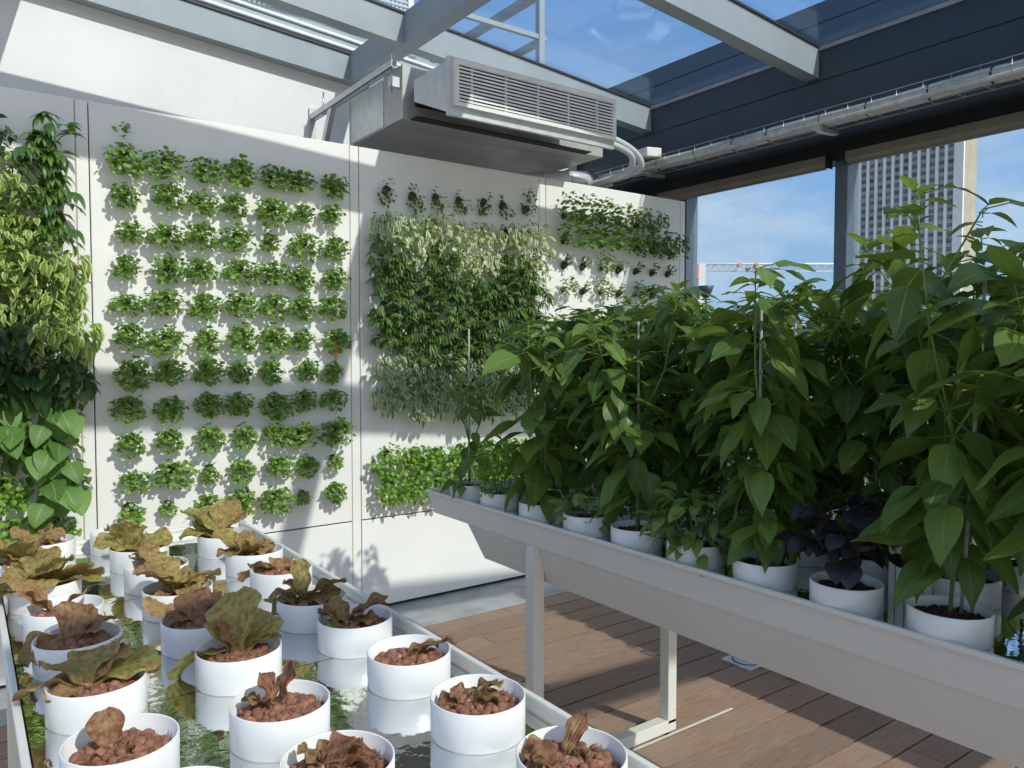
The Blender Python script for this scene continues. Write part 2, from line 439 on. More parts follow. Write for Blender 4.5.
# window wall
wn = 1
for y0, y1 in ((3.24, 4.66), (1.5, 3.14), (-.2, 1.4)):
    b = MB(); b.box((5.36, y0, .02), (5.372, y1, 3.0)); b.build('window_%d' % wn, M['wglass'], kind='structure'); wn += 1
for y0, y1 in ((4.66, 4.86), (3.14, 3.24), (1.4, 1.5), (-.3, -.2)):
    b = MB(); b.box((5.27, y0, 0), (5.42, y1, 3.0)); b.build('trim_%d' % tn, M['post'], kind='structure', bevel=.004); tn += 1
b = MB(); b.box((5.40, 4.86, 0), (5.46, 5.42, 3.1)); b.build('wall_right_return', M['post'], kind='structure')
b = MB(); b.box((5.30, -.3, 0), (5.42, 4.86, .06)); b.build('baseboard_right', M['post'], kind='structure')

# planting panels: upper panel, lower panel and the narrow joint strip
PX = [-.885, .545, 1.975, 3.405, 4.86]
PN = ['far left', 'second', 'third', 'right end']
PD = ['white wall panel under the tall leafy plants at far left', 'white wall panel holding the open grid of small green herbs',
      'white wall panel behind the dense variegated plants below the air conditioner', 'white wall panel at the right end beside the window']
for i in range(4):
    x0, x1 = PX[i], PX[i + 1]
    t = empty('planting_panel', (x0, WY, 0), 0, PD[i], 'wall panel', 'white planting panels along the back')
    b = MB(t.location); b.box((x0 + .002, WY, .575), (x1 - .062, WY + .09, 2.83)); b.build('upper_panel', M['panel'], t, bevel=.003)
    b = MB(t.location); b.box((x0 + .002, WY, .02), (x1 - .062, WY + .09, .567)); b.build('lower_panel', M['panel'], t, bevel=.003)
    b = MB(t.location); b.box((x1 - .056, WY + .001, .02), (x1 - .003, WY + .09, 2.83)); b.build('joint_strip', M['panel'], t, bevel=.002)
    b = MB(t.location); b.box((x1 - .062, WY + .004, .02), (x1 - .056, WY + .05, 2.825)); b.build('seal', M['groove'], t)
    b = MB(t.location); b.box((x0 + .002, WY + .02, 0.0), (x1 - .001, WY + .10, 2.82)); b.build('backing', M['dark'], t)

# ------------------------------------------------------------------ wall plants
def ell(rg, rx, ry, rz, cx=0, cy=0, cz=0):
    while True:
        a, b_, c_ = rg.uniform(-1, 1), rg.uniform(-1, 1), rg.uniform(-1, 1)
        if a * a + b_ * b_ + c_ * c_ < 1: return (cx + a * rx, min(-.006, cy + b_ * ry), cz + c_ * rz)
def spray(F, rg, n, c, r, L, ratio, prof, el=(-1.25, .5), droop=.7, ns=4, nc=2, spread=1.7, pet=0, wave=0, fold=.2):
    for _ in range(n):
        p = ell(rg, *r, *c)
        az = -pi / 2 + rg.uniform(-spread, spread)
        # leaves lean outwards from the middle of the clump
        az = az * .6 + math.atan2(p[1] - .03, p[0] - c[0]) * .4 if p[1] < -.01 else az
        l = rg.uniform(*L)
        leaf(F, p, az, rg.uniform(*el), l, l * rg.uniform(*ratio), prof, droop * rg.uniform(.6, 1.4), fold, rg.uniform(-.6, .6), wave, 2, ns, nc, pet=pet, rg=rg)
def palm(F, rg, n, c, r, L, W, k=7, droop=1.1, spread=1.5):
    for _ in range(n):
        p = ell(rg, *r, *c); az0 = -pi / 2 + rg.uniform(-spread, spread); e0 = rg.uniform(-.8, .55); tone = rg.random()
        l = rg.uniform(*L)
        for q in range(k):
            a = az0 + (q - (k - 1) / 2) * 2.2 / k * 1.6
            leaf(F, p, a, e0 - abs(q - k / 2) * .12 + rg.uniform(-.1, .1), l * rg.uniform(.75, 1), W * rg.uniform(.8, 1.1), 'lance', droop * rg.uniform(.7, 1.2), .25, rg.uniform(-.3, .3), 0, 2, 4, 2, tone=tone, rg=rg)
def stems(rg, n, c, r, rad=.0018):
    b = MB()
    for _ in range(n):
        q = ell(rg, *r, *c)
        b.tube([(0, -.02, .012), (q[0] * .4, q[1] * .6 - .01, q[2] * .3 + .015), q], rad, 4)
    return b
def cup_mb(rg):
    b = MB(); a = rg.uniform(.5, .7)
    d = Vector((0, -cos(a), sin(a)))
    b.tube([Vector((0, .004, -.012)), Vector((0, .004, -.012)) + d * .04], [.019, .023], 12, cap=True)
    b.tube([Vector((0, .004, -.012)) + d * .038, Vector((0, .004, -.012)) + d * .044], [.025, .025], 12, cap=True)
    return b
KINDS = {}
def wall_kind(key, nm, mat, nvar, fn, st=(.0018, 5, (0, -.05, .0), (.06, .035, .06)), stm='stem'):
    L = []
    for v in range(nvar):
        rg = random.Random(hash(key) % 1000 if False else sum(map(ord, key)) * 31 + v)
        F = FB(); fn(F, rg)
        t = empty(nm, (0, -50, 0))
        F.build('foliage', M[mat], t)
        stems(rg, st[1], st[2], st[3], st[0]).build('stem', M[stm], t)
        cup_mb(rg).build('pocket_cup', M['cup'], t)
        L.append([t, False])
    KINDS[key] = L
wall_kind('herb', 'wall_herb', 'herb', 5, lambda F, g: spray(F, g, 150, (0, -.055, -.010), (.078, .040, .072), (.019, .031), (.8, 1.05), 'round', el=(-1.25, .7), spread=1.9, ns=3, fold=.2))
wall_kind('herbwide', 'wall_herb', 'herb', 3, lambda F, g: spray(F, g, 190, (g.uniform(-.02, .02), -.058, -.012), (.100, .042, .076), (.019, .031), (.8, 1.05), 'round', el=(-1.25, .7), spread=1.9, ns=3, fold=.2))
wall_kind('herblittle', 'wall_herb', 'herb', 2, lambda F, g: spray(F, g, 75, (0, -.05, -.010), (.052, .034, .050), (.018, .028), (.8, 1.05), 'round', el=(-1.25, .7), spread=1.9, ns=3, fold=.2))
wall_kind('herbtall', 'wall_herb', 'herb', 1, lambda F, g: (spray(F, g, 170, (0, -.06, -.02), (.095, .045, .08), (.019, .031), (.8, 1.05), 'round', ns=3), spray(F, g, 14, (-.01, -.05, .12), (.04, .02, .05), (.022, .032), (.8, 1), 'round', ns=3)))
wall_kind('var', 'variegated_vine', 'var', 3, lambda F, g: spray(F, g, 150, (0, -.10, -.02), (.17, .085, .14), (.05, .078), (.38, .52), 'lance', droop=1.3, ns=4))
wall_kind('cream', 'variegated_vine', 'cream', 3, lambda F, g: spray(F, g, 120, (0, -.09, -.06), (.14, .07, .13), (.045, .07), (.36, .5), 'lance', droop=1.3, ns=4))
wall_kind('ficus', 'variegated_fig', 'ficus', 3, lambda F, g: spray(F, g, 125, (0, -.10, -.045), (.14, .085, .125), (.045, .068), (.45, .62), 'ovate', droop=1.1, ns=3))
wall_kind('bright', 'bright_creeper', 'bright', 3, lambda F, g: spray(F, g, 200, (0, -.09, -.05), (.14, .075, .12), (.026, .040), (.75, 1.0), 'round', droop=.6, ns=3))
wall_kind('fern', 'narrow_leaf_plant', 'fern', 3, lambda F, g: palm(F, g, 40, (0, -.10, -.02), (.14, .085, .13), (.065, .10), .016, 8, .9))
wall_kind('schef', 'umbrella_plant', 'schef', 2, lambda F, g: palm(F, g, 22, (0, -.10, .0), (.13, .08, .13), (.08, .115), .027, 7, 1.1))
wall_kind('dark', 'broad_leaf_plant', 'darkleaf', 2, lambda F, g: spray(F, g, 60, (0, -.11, -.02), (.16, .08, .14), (.08, .13), (.45, .6), 'ovate', droop=1, ns=5, nc=4))
wall_kind('darktop', 'broad_leaf_plant', 'darkleaf', 1, lambda F, g: spray(F, g, 60, (-.02, -.07, .0), (.08, .05, .12), (.05, .08), (.35, .5), 'lance', droop=1, ns=5, nc=2))
wall_kind('thin', 'trailing_plant', 'schef', 3, lambda F, g: (spray(F, g, 48, (g.uniform(-.02, .02), -.045, -.04), (.07, .03, .06), (.02, .034), (.6, .8), 'ovate', ns=3), spray(F, g, 12, (g.uniform(-.05, .06), -.05, .05), (.04, .02, .04), (.016, .026), (.6, .8), 'ovate', ns=3)))
wall_kind('thintall', 'trailing_plant', 'schef', 1, lambda F, g: spray(F, g, 66, (0, -.05, .03), (.07, .035, .12), (.02, .03), (.6, .8), 'ovate', ns=3))
wall_kind('mint', 'leafy_mint', 'herb', 3, lambda F, g: spray(F, g, 110, (0, -.11, .05), (.13, .09, .13), (.04, .065), (.5, .65), 'ovate', droop=.9, ns=4, el=(-.3, .8)))
wall_kind('mintdark', 'leafy_mint', 'schef', 2, lambda F, g: spray(F, g, 110, (0, -.10, .04), (.13, .08, .13), (.035, .055), (.5, .65), 'ovate', droop=.9, ns=4))
wall_kind('sprig', 'small_sprig', 'herb', 2, lambda F, g: spray(F, g, 22, (0, -.05, .03), (.045, .03, .045), (.03, .045), (.4, .6), 'ovate', droop=.9, ns=4, el=(0, .9)))
def hearts(F, g):
    spray(F, g, 40, (0, -.05, 0), (.14, .03, .12), (.05, .08), (.5, .7), 'ovate', el=(-1.2, .2), ns=4)
    for k in range(11):
        p = ell(g, .16, .06, .14, 0, -.10, 0)
        az = -pi / 2 + g.uniform(-1.2, 1.2)
        l = g.uniform(.10, .14)
        leaf(F, (p[0] * .4, p[1] * .5, p[2] + .05), az, g.uniform(-1.25, -.5), l, l * g.uniform(.78, .92), 'heart', g.uniform(.1, .9), .12, g.uniform(-.7, .7), .002, 1, 9, 6, pet=g.uniform(.05, .13), petr=.002, rg=g)
wall_kind('heart', 'heart_leaf_vine', 'heart', 3, hearts)
ORD = ['first', 'second', 'third', 'fourth', 'fifth', 'sixth', 'seventh', 'eighth', 'ninth', 'tenth', 'eleventh']
rw = random.Random(11)
def put(key, x, z, label, cat, group, s=1.0):
    v = rw.choice(KINDS[key]); t = v[0]
    if v[1]: t = copy_tree(v[0])
    else: v[1] = True
    t.location = (x, WY, z)
    if key.startswith('herb'): s *= rw.uniform(.88, 1.16)
    elif key in ('fern', 'cream', 'ficus', 'var', 'bright', 'thin'):
        s *= rw.uniform(.82, 1.15); t.location = (x + rw.uniform(-.02, .02), WY, z + rw.uniform(-.02, .02))
    if v[0] is not t:
        sx = s * rw.uniform(.9, 1.1)
        t.scale = (sx * rw.choice((1, -1)), s * rw.uniform(.9, 1.1), s * rw.uniform(.9, 1.1))
    else: t.scale = (s, s, s)
    tag(t, label, cat, group)
    return t
def rowz(j): return 2.58 - .179 * j
HOFF = {(6, 8): 'herblittle'}
size = [  # panel 2: h herb, w wide herb, l little, t tall, . empty
    'tww.wwh', 'hhh.hwh', 'hwhwlww', 'hhwwwhw', 'wwhwwlw', 'hwhwwwh', 'hhhhhhl', 'hhwhhhw', 'hhhhwww', 'wwlhwhl', 'llhwwlw']
size = ['twwwwwh', 'hhwhwhh', 'hwhwlwh', 'hhwwwhh', 'wwhwwhh', 'hwhhhhw', 'hhhhhhh', 'hhhhhhw', 'hhhhwww', 'wwlhwhl', 'llhhwlh']
CW = {'h': 'herb', 'w': 'herbwide', 'l': 'herblittle', 't': 'herbtall'}
DD = {'h': 'round bushy green herb', 'w': 'wide spreading green herb', 'l': 'small sparse green herb', 't': 'green herb with a shoot rising above it'}
for j, rowp in enumerate(size):
    for i, ch in enumerate(rowp):
        if j == 0 and i == 3: ch = 'h'
        nm = '%s, herb panel, %s row down, %s from left' % (DD[ch], ORD[j], ORD[i])
        put(CW[ch], .70 + .1815 * i + rw.uniform(-.016, .016), rowz(j) + rw.uniform(-.016, .010), nm, 'herb', 'small herbs in wall pockets of the second panel', rw.uniform(.92, 1.06))
p1 = [('darktop', 'schef'), ('var', 'schef'), ('var', 'schef'), ('var', 'var'), ('var', 'var'), ('dark', 'var'), ('dark', 'dark'), ('heart', 'heart'), ('heart', 'heart'), ('bright', 'heart'), ('bright', 'bright')]
D1 = {'darktop': 'dark leafy plant', 'schef': 'umbrella plant with drooping narrow leaflets', 'var': 'yellow-green variegated plant', 'dark': 'dark green broad-leaved plant',
      'heart': 'vine with large heart-shaped leaves', 'bright': 'low bright green small-leaved creeper', 'cream': 'cream-edged variegated plant', 'fern': 'dark green plant with narrow finger-like leaves',
      'ficus': 'grey-green and cream variegated plant', 'thin': 'thin trailing plant in a dark cup', 'thintall': 'tall dark sprig in a dark cup', 'mint': 'bright leafy mint', 'mintdark': 'dark leafy bush', 'sprig': 'small green sprig in a dark cup'}
for j, rr in enumerate(p1):
    for i, k in enumerate(('edge',) + rr):
        kk = rr[0] if k == 'edge' else k
        put(kk, [-.01, .17, .36][i], rowz(j), '%s, far left panel, %s row down, %s' % (D1[kk], ORD[j], ['at picture edge', 'middle column', 'right column'][i]), 'plant', 'wall plants of the far left panel', rw.uniform(.9, 1.05))
p3 = [['thin', 'thin', 'thin', 'thin', 'thin', 'thin', 'thintall'], ['cream'] * 7, ['fern', 'cream', 'fern', 'cream', 'cream', 'fern', 'cream'], ['fern'] * 7, ['fern'] * 7, ['fern'] * 7,
      ['ficus'] * 7, ['ficus'] * 7, [None] * 7, ['bright'] * 7, ['bright'] * 7]
for j, rr in enumerate(p3):
    for i, k in enumerate(rr):
        if k is None: continue
        put(k, 2.13 + .1805 * i, rowz(j) + (0 if k != 'ficus' else .03) + (-.0 if k != 'bright' else .0), '%s below air conditioner, %s row, %s from left' % (D1[k], ORD[j], ORD[i]), 'plant', 'wall plants of the third panel', rw.uniform(.92, 1.05))
p4 = [['mint', 'mint', 'mint', 'mint', 'mintdark', 'mintdark', None], ['mint', 'mint', 'mint', 'mint', 'mintdark', 'mintdark', 'mintdark'], ['sprig', 'sprig', 'mint', 'sprig', 'sprig', 'sprig', 'sprig'],
      ['mint', 'sprig', 'mint', 'sprig', 'mint', 'sprig', None], [None, 'cream', None, 'mint', None, None, None], ['mint', 'cream', 'mint', 'cream', 'mint', None, None],
      ['mint', 'ficus', 'mint', 'ficus', 'mint', None, None], ['bright', 'ficus', 'bright', 'ficus', None, None, None], ['bright', 'mint', 'bright', 'mint', None, None, None]]
for j, rr in enumerate(p4):
    for i, k in enumerate(rr):
        if k is None: continue
        put(k, 3.56 + .1805 * i, rowz(j), '%s, panel beside window, %s row, %s from left' % (D1[k], ORD[j], ORD[i]), 'plant', 'wall plants of the right end panel', (.62 if k == 'mint' and j in (2, 3) else .85 if j == 0 else rw.uniform(.92, 1.05)))
for L in KINDS.values():          # drop unused prototypes
    for t, used in L:
        if not used:
            for c_ in list(t.children): bpy.data.objects.remove(c_)
            bpy.data.objects.remove(t)
b = MB((1.80, WY - .012, 1.60)); b.box((1.79, WY - .05, 1.555), (1.808, WY - .045, 1.645))
tag(b.build('plant_tag', M['orange'], bevel=.001), 'orange plastic plant tag hanging below a herb on the second panel', 'plant tag')

# ------------------------------------------------------------------ tables
def make_table(x0, label, frames=(2.19, .30)):
    t = empty('growing_table', (x0, 2.93, 0), 0, label, 'table', 'long cream growing tables')
    o = t.location; x1 = x0 + .795; y0, y1 = .22, 2.935; zt = .967
    # tray lip: rolled rim around the tray
    b = MB(o); hh = 1.0 if x0 > 1 else .965
    zt = hh - (.022 if 1 < x0 < 2 else .030)
    def ring(xa, xb, ya, yb, xc, xd, yc, yd, z0, z1):
        b.box((xa, ya, z0), (xc, yb, z1)); b.box((xd, ya, z0), (xb, yb, z1))
        b.box((xc, ya, z0), (xd, yc, z1)); b.box((xc, yd, z0), (xd, yb, z1))
    ring(x0, x1, y0, y1, x0 + .014, x1 - .014, y0 + .014, y1 - .014, hh - .016, hh)
    b.build('tray_rim', M['table'], t, bevel=.004)
    b = MB(o)
    # sloping apron below the rim
    prof = [(x0 + .013, hh - .014), (x0 + .024, hh - .10), (x1 - .024, hh - .10), (x1 - .013, hh - .014)]
    b.prism(prof[::-1], 'y', y0 + .012, y1 - .012)
    bb = [v for v in b.v]
    for k, v in enumerate(b.v):   # taper the ends too
        if v[2] + o.z < hh - .05:
            yy = v[1] + o.y
            b.v[k] = (v[0], (yy + (.022 if yy < 1 else -.022)) - o.y, v[2])
    # open the top: four inner walls are made by the mirror floor sitting low
    b.f = [f for f in b.f if not all(b.v[i][2] + o.z > hh - .02 for i in f)]
    b.sm = [False] * len(b.f)
    b.build('tray_side', M['table'], t)
    b = MB(o)
    prof = [(x0 + .03, hh - .10), (x0 + .075, hh - .24), (x1 - .075, hh - .24), (x1 - .03, hh - .10)]
    b.prism(prof[::-1], 'y', y0 + .2, y1 - .30)
    for k, v in enumerate(b.v):
        if v[2] + o.z < hh - .2:
            yy = v[1] + o.y
            b.v[k] = (v[0], (yy + (.03 if yy < 1 else -.06)) - o.y, v[2])
    b.build('water_trough', M['table'], t)
    yy = y0 + .020
    for yn in (.86, 1.56, 2.25, y1 - .018):
        b = MB(o); b.box((x0 + .020, yy, zt - .006), (x1 - .020, yn - .0025, zt)); b.build('reflective_sheet', M['mirror'], t); yy = yn
    for fy in frames:
        if fy is None: continue
        b = MB(o); b.box((x0 + .012, fy - .025, .045), (x0 + .062, fy + .025, hh - .10)); b.build('leg', M['table'], t, bevel=.003)
        b = MB(o); b.box((x1 - .075, fy - .025, .045), (x1 - .025, fy + .025, hh - .10)); b.build('leg', M['table'], t, bevel=.003)
        b = MB(o); b.box((x0 + .012, fy - .025, .012), (x1 - .025, fy + .025, .062)); b.build('foot_bar', M['table'], t, bevel=.003)
        FBAR = KIDS[t.name][-1]
        for fx in (x0 + .06, x1 - .07):
            b = MB(o); b.lathe([(0, .012), (.018, .012), (.020, 0), (0, 0)], 16, (fx, fy, 0)); b.build('levelling_foot', M['black'], FBAR)
    return t, hh, zt
TL, HL, ZL = make_table(.062, 'long cream table with mirrored top carrying pots of red lettuce')
TR, HR, ZR = make_table(1.645, 'long cream table with deep apron carrying the tall pepper plants')
T3, H3, Z3 = make_table(3.24, 'cream table partly hidden behind the pepper plants, nearest the windows')

# ------------------------------------------------------------------ pots
def pot_mb():
    b = MB(); r, h, th = .0835, .067, .0035
    b.lathe([(0, 0), (r - .002, 0), (r - .0005, .003), (r, h - .0015), (r - .001, h), (r - th + .001, h), (r - th, h - .0015), (r - th - .002, .01), (0, .01)], 56)
    return b
POT = pot_mb().build('pot', M['pot']).data
def ico():
    import bmesh
    bm = bmesh.new(); bmesh.ops.create_icosphere(bm, subdivisions=2, radius=1)
    bm.verts.ensure_lookup_table()
    v = [tuple(x.co) for x in bm.verts]; f = [tuple(y.index for y in x.verts) for x in bm.faces]; bm.free(); return v, f
IV, IF = ico()
def pebbles(rg, n=165, rad=(.0062, .0098), hill=.010, base=.040, R0=.068):
    b = MB()
    for k in range(n):
        q = k / n; rr = sqrt(q) * R0; a = k * 2.39996 + rg.uniform(-.2, .2)
        rr = min(R0, rr + rg.uniform(-.003, .003)); s = rg.uniform(*rad)
        c = (rr * cos(a), rr * sin(a), base + hill * (1 - (rr / R0) ** 2) + rg.uniform(-.004, .004))
        sx, sy, sz = s * rg.uniform(.85, 1.15), s * rg.uniform(.85, 1.15), s * rg.uniform(.8, 1.05)
        ph = rg.uniform(0, 6)
        b.add([(c[0] + v[0] * sx * (1 + .12 * sin(5 * v[1] + ph)), c[1] + v[1] * sy * (1 + .12 * sin(5 * v[2] + ph)), c[2] + v[2] * sz) for v in IV], IF, True, rg.random())
    b.lathe([(0, base - .004), (.079, base - .006)], 24, tone=.1)
    return b
PEB = [pebbles(random.Random(40 + k)).build('clay_pebbles', M['clay']).data for k in range(4)]
SOI = [pebbles(random.Random(50 + k), 130, (.006, .009), .004, .043).build('clay_pebbles', M['soil']).data for k in range(2)]
for o in [o for o in bpy.data.objects if o.name.startswith(('pot', 'clay_pebbles')) and o.parent is None]:
    bpy.data.objects.remove(o)
def part(name, me, parent, kind=None, rz=0):
    o = bpy.data.objects.new(name, me); COL.objects.link(o); o.rotation_euler = (0, 0, rz)
    reg(o, parent); return tag(o, kind=kind)
def potted(name, x, y, z, label, cat, group, peb, rz=0, sc=1):
    t = empty(name, (x, y, z), 0, label, cat, group)
    part('pot', POT, t); part('clay_pebbles', rw.choice(peb), t, kind='stuff', rz=rw.uniform(0, 6))
    return t

# lettuce: list of leaves (azimuth deg, elevation deg, length, width, tone 0 olive..1 red brown, droop)
def lettuce(t, leaves, seed, dark=False, at=(0, 0)):
    rg = random.Random(seed); F = FB()
    for (az, el, L, W, tone, dr) in leaves:
        leaf(F, (at[0] + rg.uniform(-.006, .006), at[1] + rg.uniform(-.006, .006), .047), R(az), R(el), L * .84, W * .93, 'spat', dr, .20, rg.uniform(-.45, .45), .0062, 2.4, 16, 12, tone=tone, pet=0, rg=rg)
    F.build('leaf_rosette', M['lettd' if dark else 'lett'], t)
    b = MB(); b.tube([(at[0], at[1], .035), (at[0], at[1], .058)], [.006, .004], 8); b.build('stem', M['redstem'], t)
# picture directions on the table: left 144, right -36, towards camera -126, away 54
LF, RT, NR, FR = 144, -36, -126, 54
def bush(seed, n=9, L=(.09, .14), tone=(.1, .6), el=(10, 65), az=None):
    g = random.Random(seed); out_ = []
    for k in range(n):
        a = (az[0] + g.uniform(-az[1], az[1])) if az else k * 360 / n + g.uniform(-22, 22)
        l = g.uniform(*L) * 1.12; out_.append((a, g.uniform(el[0], el[1] + 12), l, l * g.uniform(.6, .8), g.uniform(*tone), g.uniform(.6, 1.6)))
    return out_
G = 'red lettuces in white pots on the left table'
LET = [
 (.19, 1.30, [(100, 80, .075, .060, .85, .5), (75, 65, .055, .03, .9, .6), (-150, 10, .065, .038, .5, .5), (-60, 25, .05, .018, .6, .3)], True, 'white pot with one upright reddish-brown lettuce leaf, nearest whole pot in left row'),
 (.435, 1.285, [(35, 68, .10, .045, .95, .5), (150, 38, .075, .045, .45, .7), (110, 70, .08, .045, 1, .6), (170, 60, .05, .03, .9, .6)], True, 'white pot heaped with clay pebbles and a small dark three-leaved lettuce'),
 (.44, 1.05, [(120, 55, .06, .03, .6, .6), (-20, 28, .095, .075, .95, .7), (10, 45, .09, .07, .9, .9), (60, 40, .06, .04, .5, .5)], True, 'white pot with limp brown leaves at the bottom picture edge, middle row nearest the camera'),
 (.724, 1.106, [(0, 62, .085, .055, .35, 1.6), (-30, 55, .075, .05, .3, 1.7), (150, 20, .06, .05, .9, .7), (110, 55, .05, .035, 1, .6)], True, 'white pot with one green curled leaf arching right over clay pebbles'),
 (.73, .86, [(165, 32, .07, .06, .8, .8), (130, 30, .08, .05, .8, .8), (20, 50, .10, .035, .75, .5), (-20, 30, .05, .03, .2, .5), (-150, 12, .08, .05, .8, .7)], True, 'white pot at the lower right table corner with small torn brown leaves'),
 (.721, 1.354, [(-20, 30, .13, .035, .6, .5), (-5, 26, .11, .03, .5, .6)], True, 'white pot of bare clay pebbles with thin leaf wisps reaching past its right rim'),
 (.715, 1.60, [(150, 45, .085, .07, .3, .8), (120, 55, .09, .07, .5, .7), (-30, 48, .14, .05, .6, .6), (-20, 60, .13, .055, .85, 1.4), (-50, 35, .09, .05, .4, .8), (-160, 30, .06, .045, .1, .8)], True, 'white pot, green-brown leaves and a tall curled pair at right, behind the bare pot'),
 (.448, 1.57, [(70, 72, .16, .13, .12, .6), (150, 20, .17, .085, .1, 1.5), (100, 60, .13, .10, .05, .9), (30, 50, .14, .11, .2, .9), (0, 35, .11, .09, .25, .8), (125, 70, .10, .07, .9, .6)], False, 'white pot with a large yellow-green lettuce, one leaf hanging over its left rim'),
 (.192, 1.57, [(60, 55, .13, .12, .2, 1.1), (130, 48, .12, .085, .45, 1.0), (170, 35, .14, .07, .5, 1.3), (-10, 35, .15, .075, .05, .8), (20, 60, .11, .09, .8, .8), (-160, 25, .09, .055, .9, .8)], False, 'white pot with broad olive leaves and a pale leaf reaching right, left row second'),
 (.69, 1.80, [(144, 35, .11, .09, .4, 1.1), (160, 5, .11, .085, .5, 1.2), (90, 75, .13, .06, .1, .3), (-30, 45, .15, .09, .3, .7), (-50, 40, .12, .08, .5, .9), (120, 60, .09, .07, .6, .7)], True, 'shaded white pot with upright dark lettuce leaves, right row below the wall joint'),
 (.43, 1.80, [(100, 60, .11, .09, .9, .7), (60, 50, .12, .08, .9, .8), (-20, 45, .10, .07, .9, .8), (150, 40, .10, .07, .6, .9)], True, 'shaded white pot with dark brown leaves behind the large yellow-green lettuce'),
 (.19, 1.83, [(170, 20, .12, .10, .5, 1.2), (70, 60, .12, .09, .7, .7), (20, 40, .12, .09, .8, .7), (-20, 20, .10, .06, .8, .9), (-140, 20, .10, .08, .5, 1.2)], True, 'shaded white pot with very dark broad leaves, left row third from front'),
 (.188, 2.07, [(140, 45, .12, .06, .95, .3), (160, 55, .10, .045, .9, .4), (10, 40, .11, .05, .6, .5)], False, 'white pot with pebbles and a small pinkish upright lettuce, left row fourth from front'),
 (.17, 2.33, bush(3, 12, (.12, .16), (.0, .5), (15, 60)), False, 'white pot filled by a broad olive lettuce at the left picture edge'),
 (.15, 2.60, bush(4, 10, (.10, .15), (.1, .6), (15, 60)), False, 'white pot with olive lettuce, left row second from the far end'),
 (.21, 2.83, bush(5, 6, (.07, .10), (.2, .9), (15, 60)), False, 'white pot with a small lettuce at the far end of the left row'),
 (.44, 2.07, bush(6, 11, (.09, .14), (.3, .9), (15, 65)), False, 'white pot with many reddish crinkled leaves, middle row fifth from the front'),
 (.44, 2.33, bush(7, 7, (.08, .12), (.2, .8), (20, 60), (90, 80)), False, 'white pot with olive and red leaves bunched left, middle row sixth from the front'),
 (.44, 2.58, bush(8, 8, (.10, .13), (.1, .5), (30, 75)), False, 'white pot with upright olive leaves, middle row seventh from the front'),
 (.42, 2.84, bush(9, 3, (.05, .08), (.5, .9), (30, 60)), False, 'white pot with a tiny lettuce at the far end of the middle row'),
 (.715, 2.09, [(144, 10, .14, .06, .9, .6), (150, 40, .10, .08, .8, 1), (100, 30, .09, .07, .9, .9), (-20, 40, .09, .06, .8, 1), (60, 50, .08, .07, .7, .9)], False, 'white pot with sprawling reddish leaves, right row sixth from the front'),
 (.715, 2.33, bush(10, 11, (.08, .13), (.3, .9), (15, 70)), False, 'white pot with ruffled red and olive leaves, right row seventh from the front'),
 (.70, 2.60, bush(12, 7, (.13, .19), (.0, .45), (25, 65), (144, 70)) + [(60, 65, .18, .11, .4, .7), (20, 50, .17, .10, .6, .7), (-30, 15, .10, .06, .2, .5)], False, 'white pot with the largest lettuce leaning left at the far end of the right row'),
 (.225, 1.075, [(60, 40, .07, .05, .6, .8), (-120, 30, .06, .05, .6, .8)], True, 'white pot cut off by the bottom picture edge, left row nearest the camera'),
]
for k, (x, y, lv, dk, lab) in enumerate(LET):
    t = potted('potted_lettuce', x, y, ZL, lab, 'potted lettuce', G, PEB)
    lettuce(t, lv, 100 + k, dk, (-.012 + .01 * sin(k * 2), .008))

